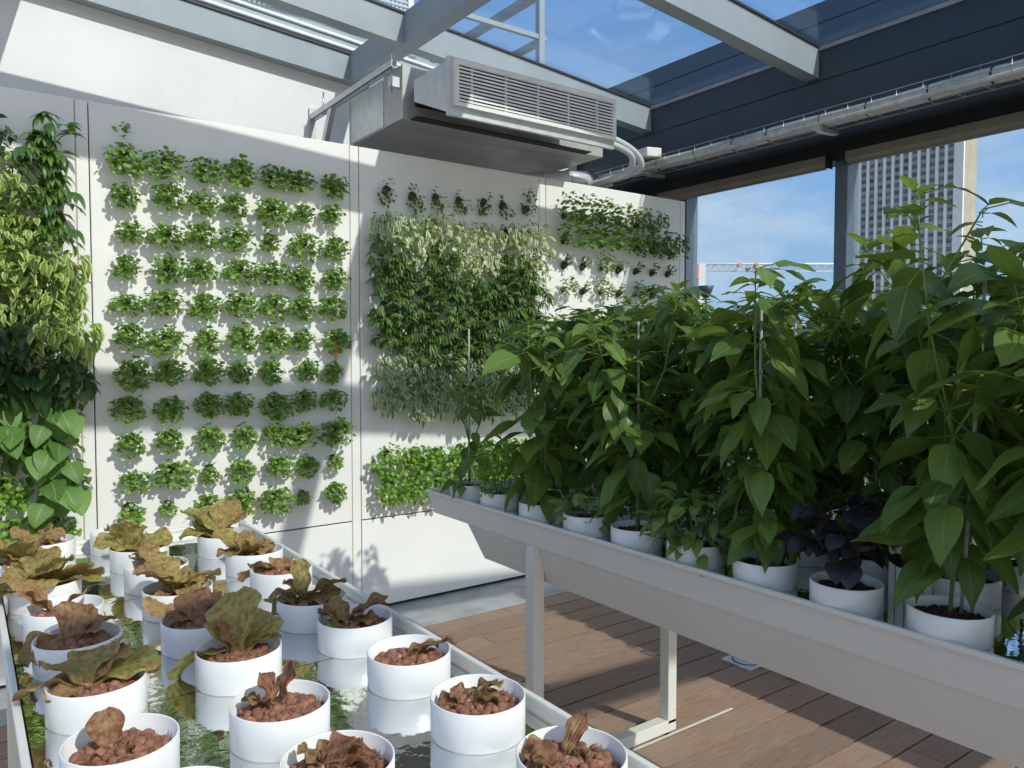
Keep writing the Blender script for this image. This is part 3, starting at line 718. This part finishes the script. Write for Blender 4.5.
# ------------------------------------------------------------------ pepper plants
def pepper_parts(seed, h=.85, nleaf=70, L=(.10, .165), mat='pepper', spread=.17, lean=(0, 0), low=.25, wid=(.52, .64)):
    g = random.Random(seed); F = FB(); b = MB()
    tips = []
    fork = h * g.uniform(.40, .52)
    p0 = Vector((0, 0, .04)); p1 = Vector((lean[0] * .3 + g.uniform(-.01, .01), lean[1] * .3 + g.uniform(-.01, .01), fork))
    b.tube([p0, (p0 + p1) / 2 + Vector((g.uniform(-.008, .008), g.uniform(-.008, .008), 0)), p1], [.0050, .0044, .0038], 7)
    nodes = [(p0.lerp(p1, k), g.uniform(0, 6.28)) for k in (low, low + .15, low + .3, low + .45, .85, .95)]
    nb = g.choice((2, 3)); a0 = g.uniform(0, 6.28)
    for i in range(nb):
        a = a0 + i * 6.28 / nb
        top = Vector((lean[0] + cos(a) * spread * g.uniform(.5, 1), lean[1] + sin(a) * spread * g.uniform(.5, 1), h * g.uniform(.86, 1.0)))
        midp = p1.lerp(top, .45) + Vector((cos(a) * .03, sin(a) * .03, 0))
        b.tube([p1, midp, top], [.0034, .0027, .0016], 6)
        for k in range(9):
            q = k / 8; nodes.append((p1.lerp(midp, q * 2) if q < .5 else midp.lerp(top, q * 2 - 1), g.uniform(0, 6.28)))
        # side branch
        m2 = midp.lerp(top, .2); sb = m2 + Vector((cos(a + 1.3) * spread * .7, sin(a + 1.3) * spread * .7, h * .18))
        b.tube([m2, sb], [.0028, .0018], 5)
        for q in (.35, .7, 1): nodes.append((m2.lerp(sb, q), g.uniform(0, 6.28)))
        tips.append((top, a)); tips.append((sb, a + 1.3))
    k = 0
    while k < nleaf:
        p, a = nodes[k % len(nodes)] if k < len(nodes) else g.choice(nodes[4:])
        a2 = a + k * 2.4 + g.uniform(-.5, .5)
        l = g.uniform(*L) * (1 if p.z < h * .85 else .75)
        leaf(F, p, a2, g.uniform(-1.0, .1), l, l * g.uniform(*wid), 'pepper', g.uniform(.1, .9), .12, g.uniform(-.6, .6), .003, 1.5, 8, 6, pet=g.uniform(.03, .085), petr=.0017, rg=g)
        k += 1
    for _ in range(nleaf // 3):     # lower leaves hanging around the main stem
        p = p0.lerp(p1, g.uniform(max(.36, low), .98)); l = g.uniform(*L) * .85; a = g.uniform(0, 6.28)
        leaf(F, p, a, g.uniform(-1.2, -.2), l, l * g.uniform(*wid), 'pepper', g.uniform(.1, .7), .12, g.uniform(-.6, .6), .003, 1.5, 8, 6, pet=g.uniform(.03, .09), petr=.0017, rg=g)
    for p, a in tips:
        for q in range(11):
            l = g.uniform(.03, .075)
            leaf(F, p + Vector((0, 0, -.008 * q)), a + q * 1.1, g.uniform(-.3, .9), l, l * .52, 'pepper', .6, .25, g.uniform(-.4, .4), 0, 1, 5, 4, pet=.012, tone=.9, rg=g)
    return F, b
def small_parts(seed, h, n, L, ratio, prof, r=.07, el=(-.3, .9), zl=.25):
    g = random.Random(seed); F = FB(); b = MB()
    for i in range(7):
        a = g.uniform(0, 6.28); q = g.uniform(.2, 1) * r
        b.tube([(cos(a) * .012, sin(a) * .012, .04), (cos(a) * q * .6, sin(a) * q * .6, h * .5), (cos(a) * q, sin(a) * q, h * g.uniform(.7, .95))], [.0025, .002, .0012], 5)
    for _ in range(n):
        z = g.uniform(zl, 1); a = g.uniform(0, 6.28); q = sqrt(g.random()) * r * (.6 + .5 * sin(pi * z))
        l = g.uniform(*L)
        leaf(F, (cos(a) * q, sin(a) * q, z * h), a + g.uniform(-.8, .8), g.uniform(*el), l, l * g.uniform(*ratio), prof, g.uniform(.5, 1.2), .2, g.uniform(-.5, .5), .001, 2, 5, 4, pet=.01, rg=g)
    return F, b
def add_plant(t, parts, lm, sm='stem', stake=None, nm='foliage'):
    F, b = parts
    F.build(nm, M[lm], t); b.build('stem', M[sm], t)
    if stake:
        x, y, h, lx, ly = stake
        s_ = MB(); s_.tube([(x, y, .03), (x + lx, y + ly, h)], .0042, 8); s_.build('support_stake', M['stake'], t)
GR = 'plants in white pots on the pepper table'
# front row, far to near
front = [
 (2.73, 'slim', 'white pot with slim young pepper, far end of pepper table front row'),
 (2.50, 'fea', 'white pot with feathery light green herb, second from far end of front row'),
 (2.24, 'broad', 'white pot with tall broad-leaved pepper, third from far end of front row'),
 (1.98, 'small', 'white pot with a small round-leaved plant between two tall peppers'),
 (1.74, 'pep', 'white pot with a dark pepper plant and hanging lower leaf, left of the bushy basil'),
 (1.50, 'basil', 'white pot with a low bushy green basil'),
 (1.26, 'pep2', 'white pot with a tall pepper plant of two thin stems, left of the purple basil'),
 (1.02, 'purple', 'white pot with a very dark purple basil'),
 (.78, 'big', 'white pot with the nearest big-leaved pepper plant, right of the purple basil'),
 (.53, 'edge', 'white pot with pepper plant cut off by the right picture edge'),
]
XF = 1.748
for y, k, lab in front:
    t = potted('potted_pepper_plant' if k in ('slim', 'broad', 'pep', 'pep2', 'big', 'edge') else {'purple': 'potted_purple_basil', 'basil': 'potted_basil'}.get(k, 'potted_herb'), XF + (.0 if y > 1.1 else -.01), y, ZR, lab, 'potted plant', GR, SOI)
    if k == 'slim': add_plant(t, pepper_parts(1, .52, 20, (.07, .11), spread=.05, low=.2), 'pepper', stake=(.01, .02, .72, 0, 0))
    if k == 'fea': add_plant(t, small_parts(2, .25, 420, (.025, .045), (.25, .4), 'lance', .10), 'bright')
    if k == 'broad': add_plant(t, pepper_parts(3, .74, 46, (.13, .18), spread=.10, wid=(.62, .75), low=.3), 'pepper', stake=(.02, 0, .70, 0, 0))
    if k == 'small': add_plant(t, small_parts(4, .14, 75, (.04, .06), (.6, .75), 'ovate', .09, (-.5, .6)), 'pepperB')
    if k == 'pep': add_plant(t, pepper_parts(5, .80, 96, low=.10), 'pepper', stake=(.02, .01, .72, 0, .01))
    if k == 'basil': add_plant(t, small_parts(6, .20, 165, (.045, .075), (.45, .56), 'ovate', .11, (-.6, .7)), 'pepperB')
    if k == 'pep2': add_plant(t, pepper_parts(7, .84, 100, low=.15, lean=(0, .02)), 'pepper', stake=(-.012, .012, .74, 0, 0))
    if k == 'purple': add_plant(t, small_parts(8, .265, 84, (.055, .08), (.65, .8), 'ovate', .085, (-.4, .6), .45), 'purple', 'black')
    if k == 'big': add_plant(t, pepper_parts(9, .97, 90, (.11, .17), low=.30, lean=(.0, .02)), 'pepper', stake=(.03, -.01, .78, .03, -.02))
    if k == 'edge': add_plant(t, pepper_parts(10, .84, 80, (.12, .18), low=.2), 'pepper')
PV = []
for v in range(6):
    F, b = pepper_parts(20 + v, (.80, .74, .83, .78, .85, .76)[v], 124, (.085, .15), low=.12, spread=.19)
    t = empty('potted_pepper_plant', (0, 0, -20)); part('pot', POT, t); part('clay_pebbles', SOI[v % 2], t, kind='stuff')
    add_plant(t, (F, b), 'pepper' if v % 3 else 'pepperB', stake=(.02, .01, .76, .01, 0) if v % 2 else None)
    PV.append([t, False])
colname = {0: 'middle row', 1: 'back row'}
for ci, X in enumerate((2.03, 2.29)):
    for yi, y in enumerate((2.44, 2.22, 2.00, 1.78, 1.56, 1.34, 1.12, .88, .64, .40)):
        v = PV[(yi * 2 + ci * 3 + yi // 3) % 6]; t = v[0] if not v[1] else copy_tree(v[0]); v[1] = True
        t.location = (X + rw.uniform(-.01, .01), y + .20 * ci, ZR); t.rotation_euler = (0, 0, rw.uniform(0, 6.28)); s_ = rw.uniform(.93, 1.06)
        t.scale = (1, 1, 1)
        tag(t, 'tall potted pepper, %s of pepper table, %s from far end' % (colname[ci], ORD[yi]), 'potted plant', GR)
# third table: small bright herbs
TV = []
for v in range(3):
    t = empty('potted_herb', (0, 0, -20)); part('pot', POT, t); part('clay_pebbles', PEB[v], t, kind='stuff')
    add_plant(t, small_parts(60 + v, .20 + .05 * v, 110, (.035, .06), (.5, .7), 'ovate', .09), ['bright', 'herb', 'pepperB'][v]); TV.append([t, False])
for ci, X in enumerate((3.36, 3.63, 3.90)):
    for yi, y in enumerate((2.73, 2.48, 2.23, 1.98, 1.73, 1.48, 1.23)):
        if ci == 2 and yi % 2: continue
        v = TV[(yi + ci) % 3]; t = v[0] if not v[1] else copy_tree(v[0]); v[1] = True
        t.location = (X, y, Z3); t.rotation_euler = (0, 0, rw.uniform(0, 6.28))
        tag(t, 'low potted herb, table by windows, %s row, %s from far end' % (['front', 'middle', 'back'][ci], ORD[yi]), 'potted plant', 'low herbs on the table by the windows')
# lined card and blue cap among the pots
t = empty('lined_card', (1.92, .95, ZR), R(27), 'white card with blue lines standing among the pots beside the purple basil', 'card')
b = MB(); b.prism([(0, 0), (.06, .165), (.063, .165), (.003, 0)], 'y', -.055, .055); b.build('card_sheet', M['card'], t)
b = MB()
for k in range(5):
    yy = -.045 + k * .021
    b.prism([(-.001, .0), (.050, .140), (.0512, .140), (.0004, 0)], 'y', yy, yy + .002)
b.prism([(.0495, .142), (.0522, .149), (.0535, .149), (.051, .142)], 'y', -.055, .055)
b.build('printed_lines', M['blue'], t)
b = MB((2.12, .76, ZR)); b.lathe([(0, .0), (.022, 0), (.024, .02), (.020, .045), (0, .048)], 20, (2.15, .76, ZR))
tag(b.build('bottle_cap', M['bluecap']), 'small bright blue plastic cap on the mirrored pepper table', 'cap')

# ------------------------------------------------------------------ floor box in the deck
t = empty('floor_drain', (3.27, 2.46, 0), 0, 'square metal floor box with round lid set in the wooden deck under the pepper table', 'floor drain')
b = MB(t.location); b.box((3.18, 2.37, 0), (3.36, 2.55, .008)); b.build('frame_plate', M['galv'], t, bevel=.002)
b = MB(t.location); b.lathe([(0, .016), (.062, .016), (.066, .012), (.066, .008)], 32, (3.27, 2.46, 0)); b.build('round_lid', M['plastic'], t)
b = MB(t.location); b.lathe([(.066, .0085), (.074, .0085), (.074, .0095), (.066, .0095)], 32, (3.27, 2.46, 0)); b.build('seal_ring', M['black'], t)

# ------------------------------------------------------------------ air conditioner
t = empty('air_conditioner', (2.2, 4.15, 3.0), 0, 'ducted air conditioning unit with white louvred grille hung above the plant wall', 'air conditioner')
o = t.location
b = MB(o); b.box((2.20, 4.15, 3.0), (3.80, 4.95, 3.31)); b.build('body', M['galv2'], t, bevel=.003)
b = MB(o); b.box((2.192, 4.15, 3.0), (2.20, 4.40, 3.31)); b.box((2.185, 4.145, 2.995), (2.215, 4.165, 3.315))
b.build('end_cover', M['galv2'], t)
b = MB(o); b.box((2.194, 4.42, 3.01), (2.20, 4.90, 3.30)); b.build('service_panel', M['galv'], t)
b = MB(o); b.prism([(3.67, 2.915), (4.06, 3.075), (4.06, 3.20), (3.67, 3.20)][::-1], 'x', 2.215, 3.42); b.build('supply_duct', M['galv'], t, bevel=.002)
b = MB(o); b.box((2.27, 4.04, 3.08), (3.36, 4.15, 3.19)); b.build('duct_collar', M['dark'], t)
b = MB(o); b.box((2.24, 4.07, 2.992), (3.62, 4.145, 2.9995)); b.build('dark_slot', M['dark'], t)
b = MB(o); b.box((2.20, 3.645, 2.895), (3.435, 3.67, 3.215)); b.build('grille_flange', M['galv'], t, bevel=.002)
b = MB(o); gx0, gx1, gz0, gz1, gy = 2.225, 3.425, 2.945, 3.20, 3.615
b.box((gx0, gy, gz1 - .028), (gx1, gy + .03, gz1)); b.box((gx0, gy, gz0), (gx1, gy + .03, gz0 + .022))
b.box((gx0, gy, gz0 + .022), (gx0 + .028, gy + .03, gz1 - .028)); b.box((gx1 - .028, gy, gz0 + .022), (gx1, gy + .03, gz1 - .028))
GF = b.build('grille_frame', M['grille'], t)
b = MB(o)
n = 11
for k in range(n):
    z = gz0 + .028 + k * (gz1 - gz0 - .062) / (n - 1)
    b.prism([(gy + .003, z), (gy + .014, z + .006), (gy + .014, z + .014), (gy + .003, z + .011)], 'x', gx0 + .028, gx1 - .028)
for k in (1, 2, 3, 4, 5):
    x = gx0 + .02 + (gx1 - gx0 - .04) * (k - .6) / 5; b.box((x, gy + .012, gz0 + .022), (x + .012, gy + .022, gz1 - .028))
b.build('louvres', M['grille'], GF)
b = MB(o); b.box((gx0 + .028, gy + .026, gz0 + .022), (gx1 - .028, gy + .029, gz1 - .028)); b.build('grille_shade_sheet', M['dark'], GF)  # dark sheet painting in the shade behind the louvres
# hanging brackets
for x in (2.12, 3.86):
    br = MB(o)
    br.box((x - .02, 4.12, 3.27), (x + .02, 5.42, 3.275)); br.box((x - .02, 4.12, 3.27), (x - .015, 5.42, 3.315)); br.box((x + .015, 4.12, 3.27), (x + .02, 5.42, 3.315))
    k_ = br.build('bracket_channel', M['galv'], t)
    br = MB(o); br.hexa([(x - .018, 5.05, 3.27), (x + .018, 5.05, 3.27), (x + .018, 5.09, 3.27), (x - .018, 5.09, 3.27)][0:4] and
        [(x - .018, 5.36, 2.72), (x + .018, 5.36, 2.72), (x + .018, 5.42, 2.72), (x - .018, 5.42, 2.72), (x - .018, 5.02, 3.27), (x + .018, 5.02, 3.27), (x + .018, 5.08, 3.27), (x - .018, 5.08, 3.27)])
    br.build('bracket_brace', M['galv'], t)
    br = MB(o); br.box((x - .025, 5.40, 2.6), (x + .025, 5.42, 3.36)); br.build('wall_plate', M['galv'], t)
    for ry in (5.2, 4.16):
        br = MB(o); br.tube([(x, ry, 3.14 if ry < 5 else 3.26), (x, ry, 3.36 if ry < 5 else 3.42)], .006, 6)
        br.lathe([(.0, .0), (.014, 0), (.014, .01), (0, .01)], 6, (x, ry, 3.315)); br.build('threaded_rod', M['wire'], t)
    br = MB(o); br.box((min(x, 2.2) if x < 3 else 3.8, 4.17, 3.18), (2.2 if x < 3 else x, 4.21, 3.24)); br.build('hanger_lug', M['galv'], t)
# pale refrigerant hoses from the unit
def arc(pts, n=8):
    P = [Vector(p) for p in pts]; out_ = []
    P = [P[0]] + P + [P[-1]]
    for i in range(1, len(P) - 2):
        for k in range(n):
            q = k / n; a, b_, c_, d = P[i - 1], P[i], P[i + 1], P[i + 2]
            out_.append(.5 * ((2 * b_) + (c_ - a) * q + (2 * a - 5 * b_ + 4 * c_ - d) * q * q + (3 * b_ - a - 3 * c_ + d) * q ** 3))
    out_.append(P[-2]); return out_
t = empty('coolant_hoses', (3.85, 4.2, 3.1), 0, 'pair of pale insulated hoses curving from the air conditioner to the pipe tray', 'hose')
o = t.location
b = MB(o); b.tube(arc([(3.80, 4.30, 3.21), (4.0, 4.28, 3.20), (4.22, 4.25, 3.12), (4.32, 4.30, 3.02), (4.30, 4.6, 2.98)]), .026, 10); b.build('hose', M['plastic'], t)
b = MB(o); b.tube(arc([(3.80, 4.24, 3.13), (3.98, 4.22, 3.13), (4.16, 4.22, 3.07), (4.22, 4.36, 2.98), (4.10, 4.72, 2.93), (3.9, 5.0, 2.90)]), .024, 10); b.build('hose', M['plastic'], t)
b = MB(o); b.tube([(3.80, 4.24, 3.13), (3.85, 4.24, 3.13)], .03, 12); b.tube([(3.80, 4.30, 3.21), (3.85, 4.30, 3.21)], .031, 12); b.build('hose_clamp', M['wire'], t)
b = MB((4.42, 4.2, 3.12)); b.hexa([(4.34, 4.24, 3.11), (4.46, 4.20, 3.11), (4.49, 4.34, 3.13), (4.37, 4.38, 3.13), (4.34, 4.24, 3.18), (4.46, 4.20, 3.18), (4.49, 4.34, 3.19), (4.37, 4.38, 3.19)])
tag(b.build('junction_box', M['grille'], bevel=.006), 'small white junction box above the pipe tray at the roof corner', 'junction box')
# duct pieces lying along the top of the panels
t = empty('insulated_duct', (3.42, 4.62, 2.9), 0, 'silver insulated duct tapering along the wall top behind the air conditioner', 'duct')
o = t.location
b = MB(o); b.tube([(3.30, 4.60, 2.885), (3.55, 4.58, 2.90), (3.80, 4.56, 2.92), (3.98, 4.56, 2.935), (4.03, 4.56, 2.935)], [.02, .045, .065, .07, .05], 16); b.build('duct_sleeve', M['galv'], t)
b = MB(o)
for x in (3.55, 3.80, 3.95): b.tube([(x, 4.58 if x < 3.7 else 4.56, 2.90 if x < 3.7 else 2.925), (x + .01, 4.58 if x < 3.7 else 4.56, 2.90 if x < 3.7 else 2.925)], .068 if x > 3.7 else .048, 16)
b.build('tape_band', M['galv2'], t)

# pipe bundle in wire tray along the eave
t = empty('pipe_tray', (4.52, 4.6, 3.07), 0, 'taped silver pipe in a wire cable tray running along the dark eave', 'pipe')
o = t.location
PXc, PZ = 4.52, 3.075
b = MB(o); b.tube([(PXc + rw.uniform(-.004, .004), y_, PZ + rw.uniform(-.006, .006)) for y_ in [4.95 - .25 * k for k in range(24)]], .045, 14); b.build('pipe', M['pipe'], t)
b = MB(o); b.tube([(PXc - .05, y_, PZ - .028) for y_ in (4.95, 3.0, -.8)], .016, 8); b.build('pipe', M['pipe'], t)
b = MB(o); b.tube([(PXc + .055, y_, PZ - .03) for y_ in (4.95, 3.0, -.8)], .014, 8); b.build('pipe', M['black'], t)
b = MB(o)
for dx, dz in ((-.085, .045), (-.085, -.0), (-.085, -.05), (.0, -.05), (.085, -.05), (.085, .0), (.085, .045)):
    b.tube([(PXc + dx, 4.95, PZ + dz), (PXc + dx, -.8, PZ + dz)], .003, 5)
for k in range(38):
    y_ = 4.9 - k * .15
    b.tube([(PXc - .085, y_, PZ + .045), (PXc - .085, y_, PZ - .052), (PXc + .085, y_, PZ - .052), (PXc + .085, y_, PZ + .045)], .0022, 5)
b.build('wire_tray', M['wire'], t)
for k in range(26):
    y_ = 4.6 - k * .17 + rw.uniform(-.03, .03)
    if k % 2 == 0:
        b = MB(o); b.tube([(PXc, y_ - .004, PZ), (PXc, y_ + .004, PZ)], .049, 16); b.build('cable_tie', M['black'], t)
for y_ in (4.35, 2.85, 1.35):
    b = MB(o); b.prism([(PXc - .12, PZ - .055), (PXc + .12, PZ - .055), (PXc + .12, PZ - .075), (PXc - .05, PZ - .085), (PXc - .12, PZ - .07)][::-1], 'y', y_ - .02, y_ + .02); b.build('tray_bracket', M['wire'], t)
# tray branch along X towards the wall
t = empty('branch_pipes', (4.2, 4.9, 2.97), 0, 'short grey pipes turning left from the tray along the top of the right panel', 'pipe')
o = t.location
b = MB(o); b.tube(arc([(4.50, 4.80, 3.03), (4.40, 4.92, 2.99), (4.2, 4.95, 2.95), (3.9, 4.95, 2.92)]), .035, 10); b.build('pipe', M['pipe'], t)
b = MB(o); b.tube(arc([(4.56, 4.75, 3.05), (4.45, 4.80, 3.04), (4.2, 4.82, 3.01), (3.8, 4.82, 2.97)]), .018, 8); b.build('pipe', M['black'], t)

# roller blinds
for (y0, y1, lab) in ((3.27, 4.95, 'rolled beige blind above the left window pane beside the plant wall'), (1.5, 3.12, 'rolled beige blind above the window pane that frames the tower'), (-.2, 1.36, 'rolled beige blind above the window pane at the far right')):
    t = empty('roller_blind', (5.25, y1, 3.0), 0, lab, 'blind', 'roller blinds above the windows')
    b = MB(t.location); b.prism([(5.20, 2.985), (5.215, 2.965), (5.26, 2.965), (5.27, 2.985), (5.27, 3.04), (5.20, 3.04)][::-1], 'y', y0, y1); b.build('cassette', M['blind'], t)
    b = MB(t.location); b.box((5.225, y0 + .02, 2.945), (5.24, y1 - .02, 2.966)); b.build('bottom_rail', M['blind'], t)
    b = MB(t.location); b.box((5.19, y0 - .008, 2.95), (5.275, y0, 3.05)); b.box((5.19, y1, 2.95), (5.275, y1 + .008, 3.05)); b.build('end_cap', M['black'], t)

# ------------------------------------------------------------------ outside, above the roof
t = empty('rooftop_railing', (4.46, 5.66, 4.25), 0, 'grey steel guard railing on the roof edge seen through the glass roof', 'railing')
o = t.location; st = 'post'
for x in (3.2, 4.40):
    b = MB(o); b.box((x - .03, 5.63, 4.2), (x + .03, 5.69, 4.98)); b.build('post', M['steel'], t)
b = MB(o); b.box((2.2, 5.63, 4.9), (4.46, 5.70, 4.97)); b.build('top_rail', M['steel'], t)
b = MB(o); b.box((3.2, 5.64, 4.46), (4.46, 5.68, 4.50)); b.build('middle_rail', M['steel'], t)
b = MB(o); b.box((4.38, 5.66, 4.86), (4.45, 9.0, 4.93)); b.build('top_rail', M['steel'], t)
b = MB(o); b.box((4.40, 5.66, 4.44), (4.46, 9.0, 4.49)); b.build('middle_rail', M['steel'], t)
t = empty('metal_screen', (2.6, 5.7, 4.3), 0, 'pale perforated metal screen above the roof left of the railing', 'screen')
o = t.location
b = MB(o)
for k in range(46): b.box((1.4 + k * .037, 5.705, 4.26), (1.4 + k * .037 + .016, 5.712, 5.2))
for k in range(26): b.box((1.4, 5.698, 4.27 + k * .036), (3.08, 5.705, 4.27 + k * .036 + .016))
b.build('mesh_infill', M['plastic'], t)
b = MB(o); b.box((3.06, 5.69, 4.25), (3.11, 5.74, 5.25)); b.build('frame_post', M['grille'], t)
b = MB(o); b.box((1.2, 5.69, 4.62), (3.1, 5.74, 4.68)); b.build('frame_rail', M['plastic'], t)
for k, (y_, lab) in enumerate(((5.80, 'lowest of three'), (5.81, 'middle of three'), (5.82, 'topmost of three'))):
    t = empty('blind_rail', (0, y_, 3.9), 0, 'long pale metal strip above the wall seen between two roof beams, %s' % lab, 'metal strip', 'metal strips above the wall top')
    x0, x1 = -1.5, 3.4
    for nm, d0, d1, h0, h1, mm in (('rail_body', 0, .03, .36 + .075 * k, .42 + .075 * k, 'steel'), ('rail_lip', -.03, 0.0, .36 + .075 * k, .378 + .075 * k, 'grille')):
        b = MB(t.location); y0, y1 = y_ + d0, y_ + d1
        b.hexa([(x0, y0, zb(x0) + h0), (x1, y0, zb(x1) + h0), (x1, y1, zb(x1) + h0), (x0, y1, zb(x0) + h0),
                (x0, y0, zb(x0) + h1), (x1, y0, zb(x1) + h1), (x1, y1, zb(x1) + h1), (x0, y1, zb(x0) + h1)])
        b.build(nm, M[mm], t)

t = MB((0, 5.95, 4)); x0, x1 = -1.5, 3.4
t.hexa([(x0, 5.95, zb(x0) + .10), (x1, 5.95, zb(x1) + .10), (x1, 6.0, zb(x1) + .10), (x0, 6.0, zb(x0) + .10), (x0, 5.95, zb(x0) + .66), (x1, 5.95, zb(x1) + .66), (x1, 6.0, zb(x1) + .66), (x0, 6.0, zb(x0) + .66)])
t.build('trim_99', M['steel'], kind='structure')
# ------------------------------------------------------------------ distant tower
yaw = R(35.8)
def along(px, D):
    a = (px - 512) / 767
    d = Vector((sin(yaw) + cos(yaw) * a, cos(yaw) - sin(yaw) * a, 0)); return d * D
M['tower'] = surf('tower_concrete', (.44, .39, .29), (.38, .34, .25), .2, rough=.8)
M['rib'] = surf('tower_rib', (.80, .79, .75), (.74, .73, .69), .3, rough=.7)
m, nt, out = newmat('tower_windows')
tc = N(nt, 'ShaderNodeTexCoord'); sp = N(nt, 'ShaderNodeSeparateXYZ'); nt.links.new(tc.outputs['Object'], sp.inputs[0])
fz = math_(nt, 'FRACT', math_(nt, 'DIVIDE', sp.outputs[2], 3.1))
win = math_(nt, 'LESS_THAN', fz, .52)
vn = N(nt, 'ShaderNodeTexWhiteNoise'); vn.noise_dimensions = '2D'
cb = N(nt, 'ShaderNodeCombineXYZ'); nt.links.new(math_(nt, 'FLOOR', math_(nt, 'DIVIDE', sp.outputs[2], 3.1)), cb.inputs[0]); nt.links.new(math_(nt, 'FLOOR', math_(nt, 'DIVIDE', sp.outputs[0], 1.4)), cb.inputs[1])
nt.links.new(cb.outputs[0], vn.inputs['Vector'])
cw = mixc(nt, vn.outputs['Value'], (.05, .065, .09), (.16, .19, .23))
c = mixc(nt, win, (.36, .34, .29), cw)
p = N(nt, 'ShaderNodeBsdfPrincipled'); p.inputs['Roughness'].default_value = .4; nt.links.new(c, p.inputs['Base Color']); nt.links.new(p.outputs[0], out.inputs[0])
M['twin'] = m
D = 300
A = along(849, 330); B = along(951, 302)
ux = (B - A).normalized(); wlen = (B - A).length
ang = math.atan2(ux.y, ux.x)
t = empty('office_tower', (A.x, A.y, -30), ang, 'tall beige office tower with vertical white ribs beyond the window', 'building')
H = 30 + 1.6 + 108
# local frame: x along facade, -y towards viewer
b = MB(); b.box((0, .6, 0), (wlen + 2.4, 19, H)); b.build('core', M['tower'], t)
nb = 12; pitch = wlen / nb
for k in range(nb):
    b = MB(); b.box((k * pitch + .5, .25, 2), ((k + 1) * pitch - .5, .6, H - 3)); b.build('window_bay', M['twin'], t)
for k in range(nb + 1):
    b = MB(); b.box((k * pitch - .5, -.9, 0), (k * pitch + .5, .6, H)); b.build('rib', M['rib'], t)
b = MB(); b.box((wlen + .5, -.9, 0), (wlen + 2.9, .62, H)); b.build('corner_pier', M['rib'], t)
# crane and rooftop items in the left pane
M['cwhite'] = surf('crane_white', (.75, .74, .72), rough=.6); M['corange'] = surf('crane_orange', (.75, .26, .10), rough=.6)
A = along(690, 150); B = along(800, 150); ux = (B - A).normalized()
t = empty('tower_crane', (A.x, A.y, 0), math.atan2(ux.y, ux.x), 'distant white and orange construction crane at the horizon beyond the window', 'crane')
zc = 1.6 + 150 * .114
def CP(px, z): return (along(px, 150) - A).dot(ux), z
b = MB()
L_ = (B - A).length
b.tube([(-6, 0, zc), (L_ + 10, 0, zc)], .22, 6); b.tube([(-6, .8, zc - 1.3), (L_ + 10, .8, zc - 1.3)], .15, 6)
for k in range(20): b.tube([(k * 1.6, 0, zc), (k * 1.6 + .8, .8, zc - 1.3), (k * 1.6 + 1.6, 0, zc)], .09, 4)
b.build('jib', M['cwhite'], t)
b = MB(); b.box((-.4 + CP(700, 0)[0] - .2, -.6, -20), (CP(701, 0)[0] + .6, .6, zc)); b.build('mast', M['cwhite'], t)
b = MB(); b.box((-.2, -.7, zc - 2.9), (1.4, .7, zc - .2)); b.box((CP(753, 0)[0], -.5, zc - .8), (CP(756, 0)[0], .5, zc + .1)); b.box((CP(736, 0)[0], -.5, zc - .5), (CP(740, 0)[0], .5, zc + .1)); b.build('counterweight', M['corange'], t)
P = along(705, 40)
t = empty('roof_vent', (P.x, P.y, -.2), 0, 'dark funnel-shaped roof vent on a post outside the left window pane', 'roof vent')
b = MB(); b.lathe([(0, 4.6), (.16, 4.62), (.34, 5.0), (.42, 5.22), (0, 5.22)], 20); b.build('bowl', M['eave'], t)
b = MB(); b.lathe([(.06, 0), (.06, 4.62)], 10); b.lathe([(.0, 4.5), (.25, 4.5), (.25, 4.56), (0, 4.56)], 16); b.build('mast', M['eave'], t)
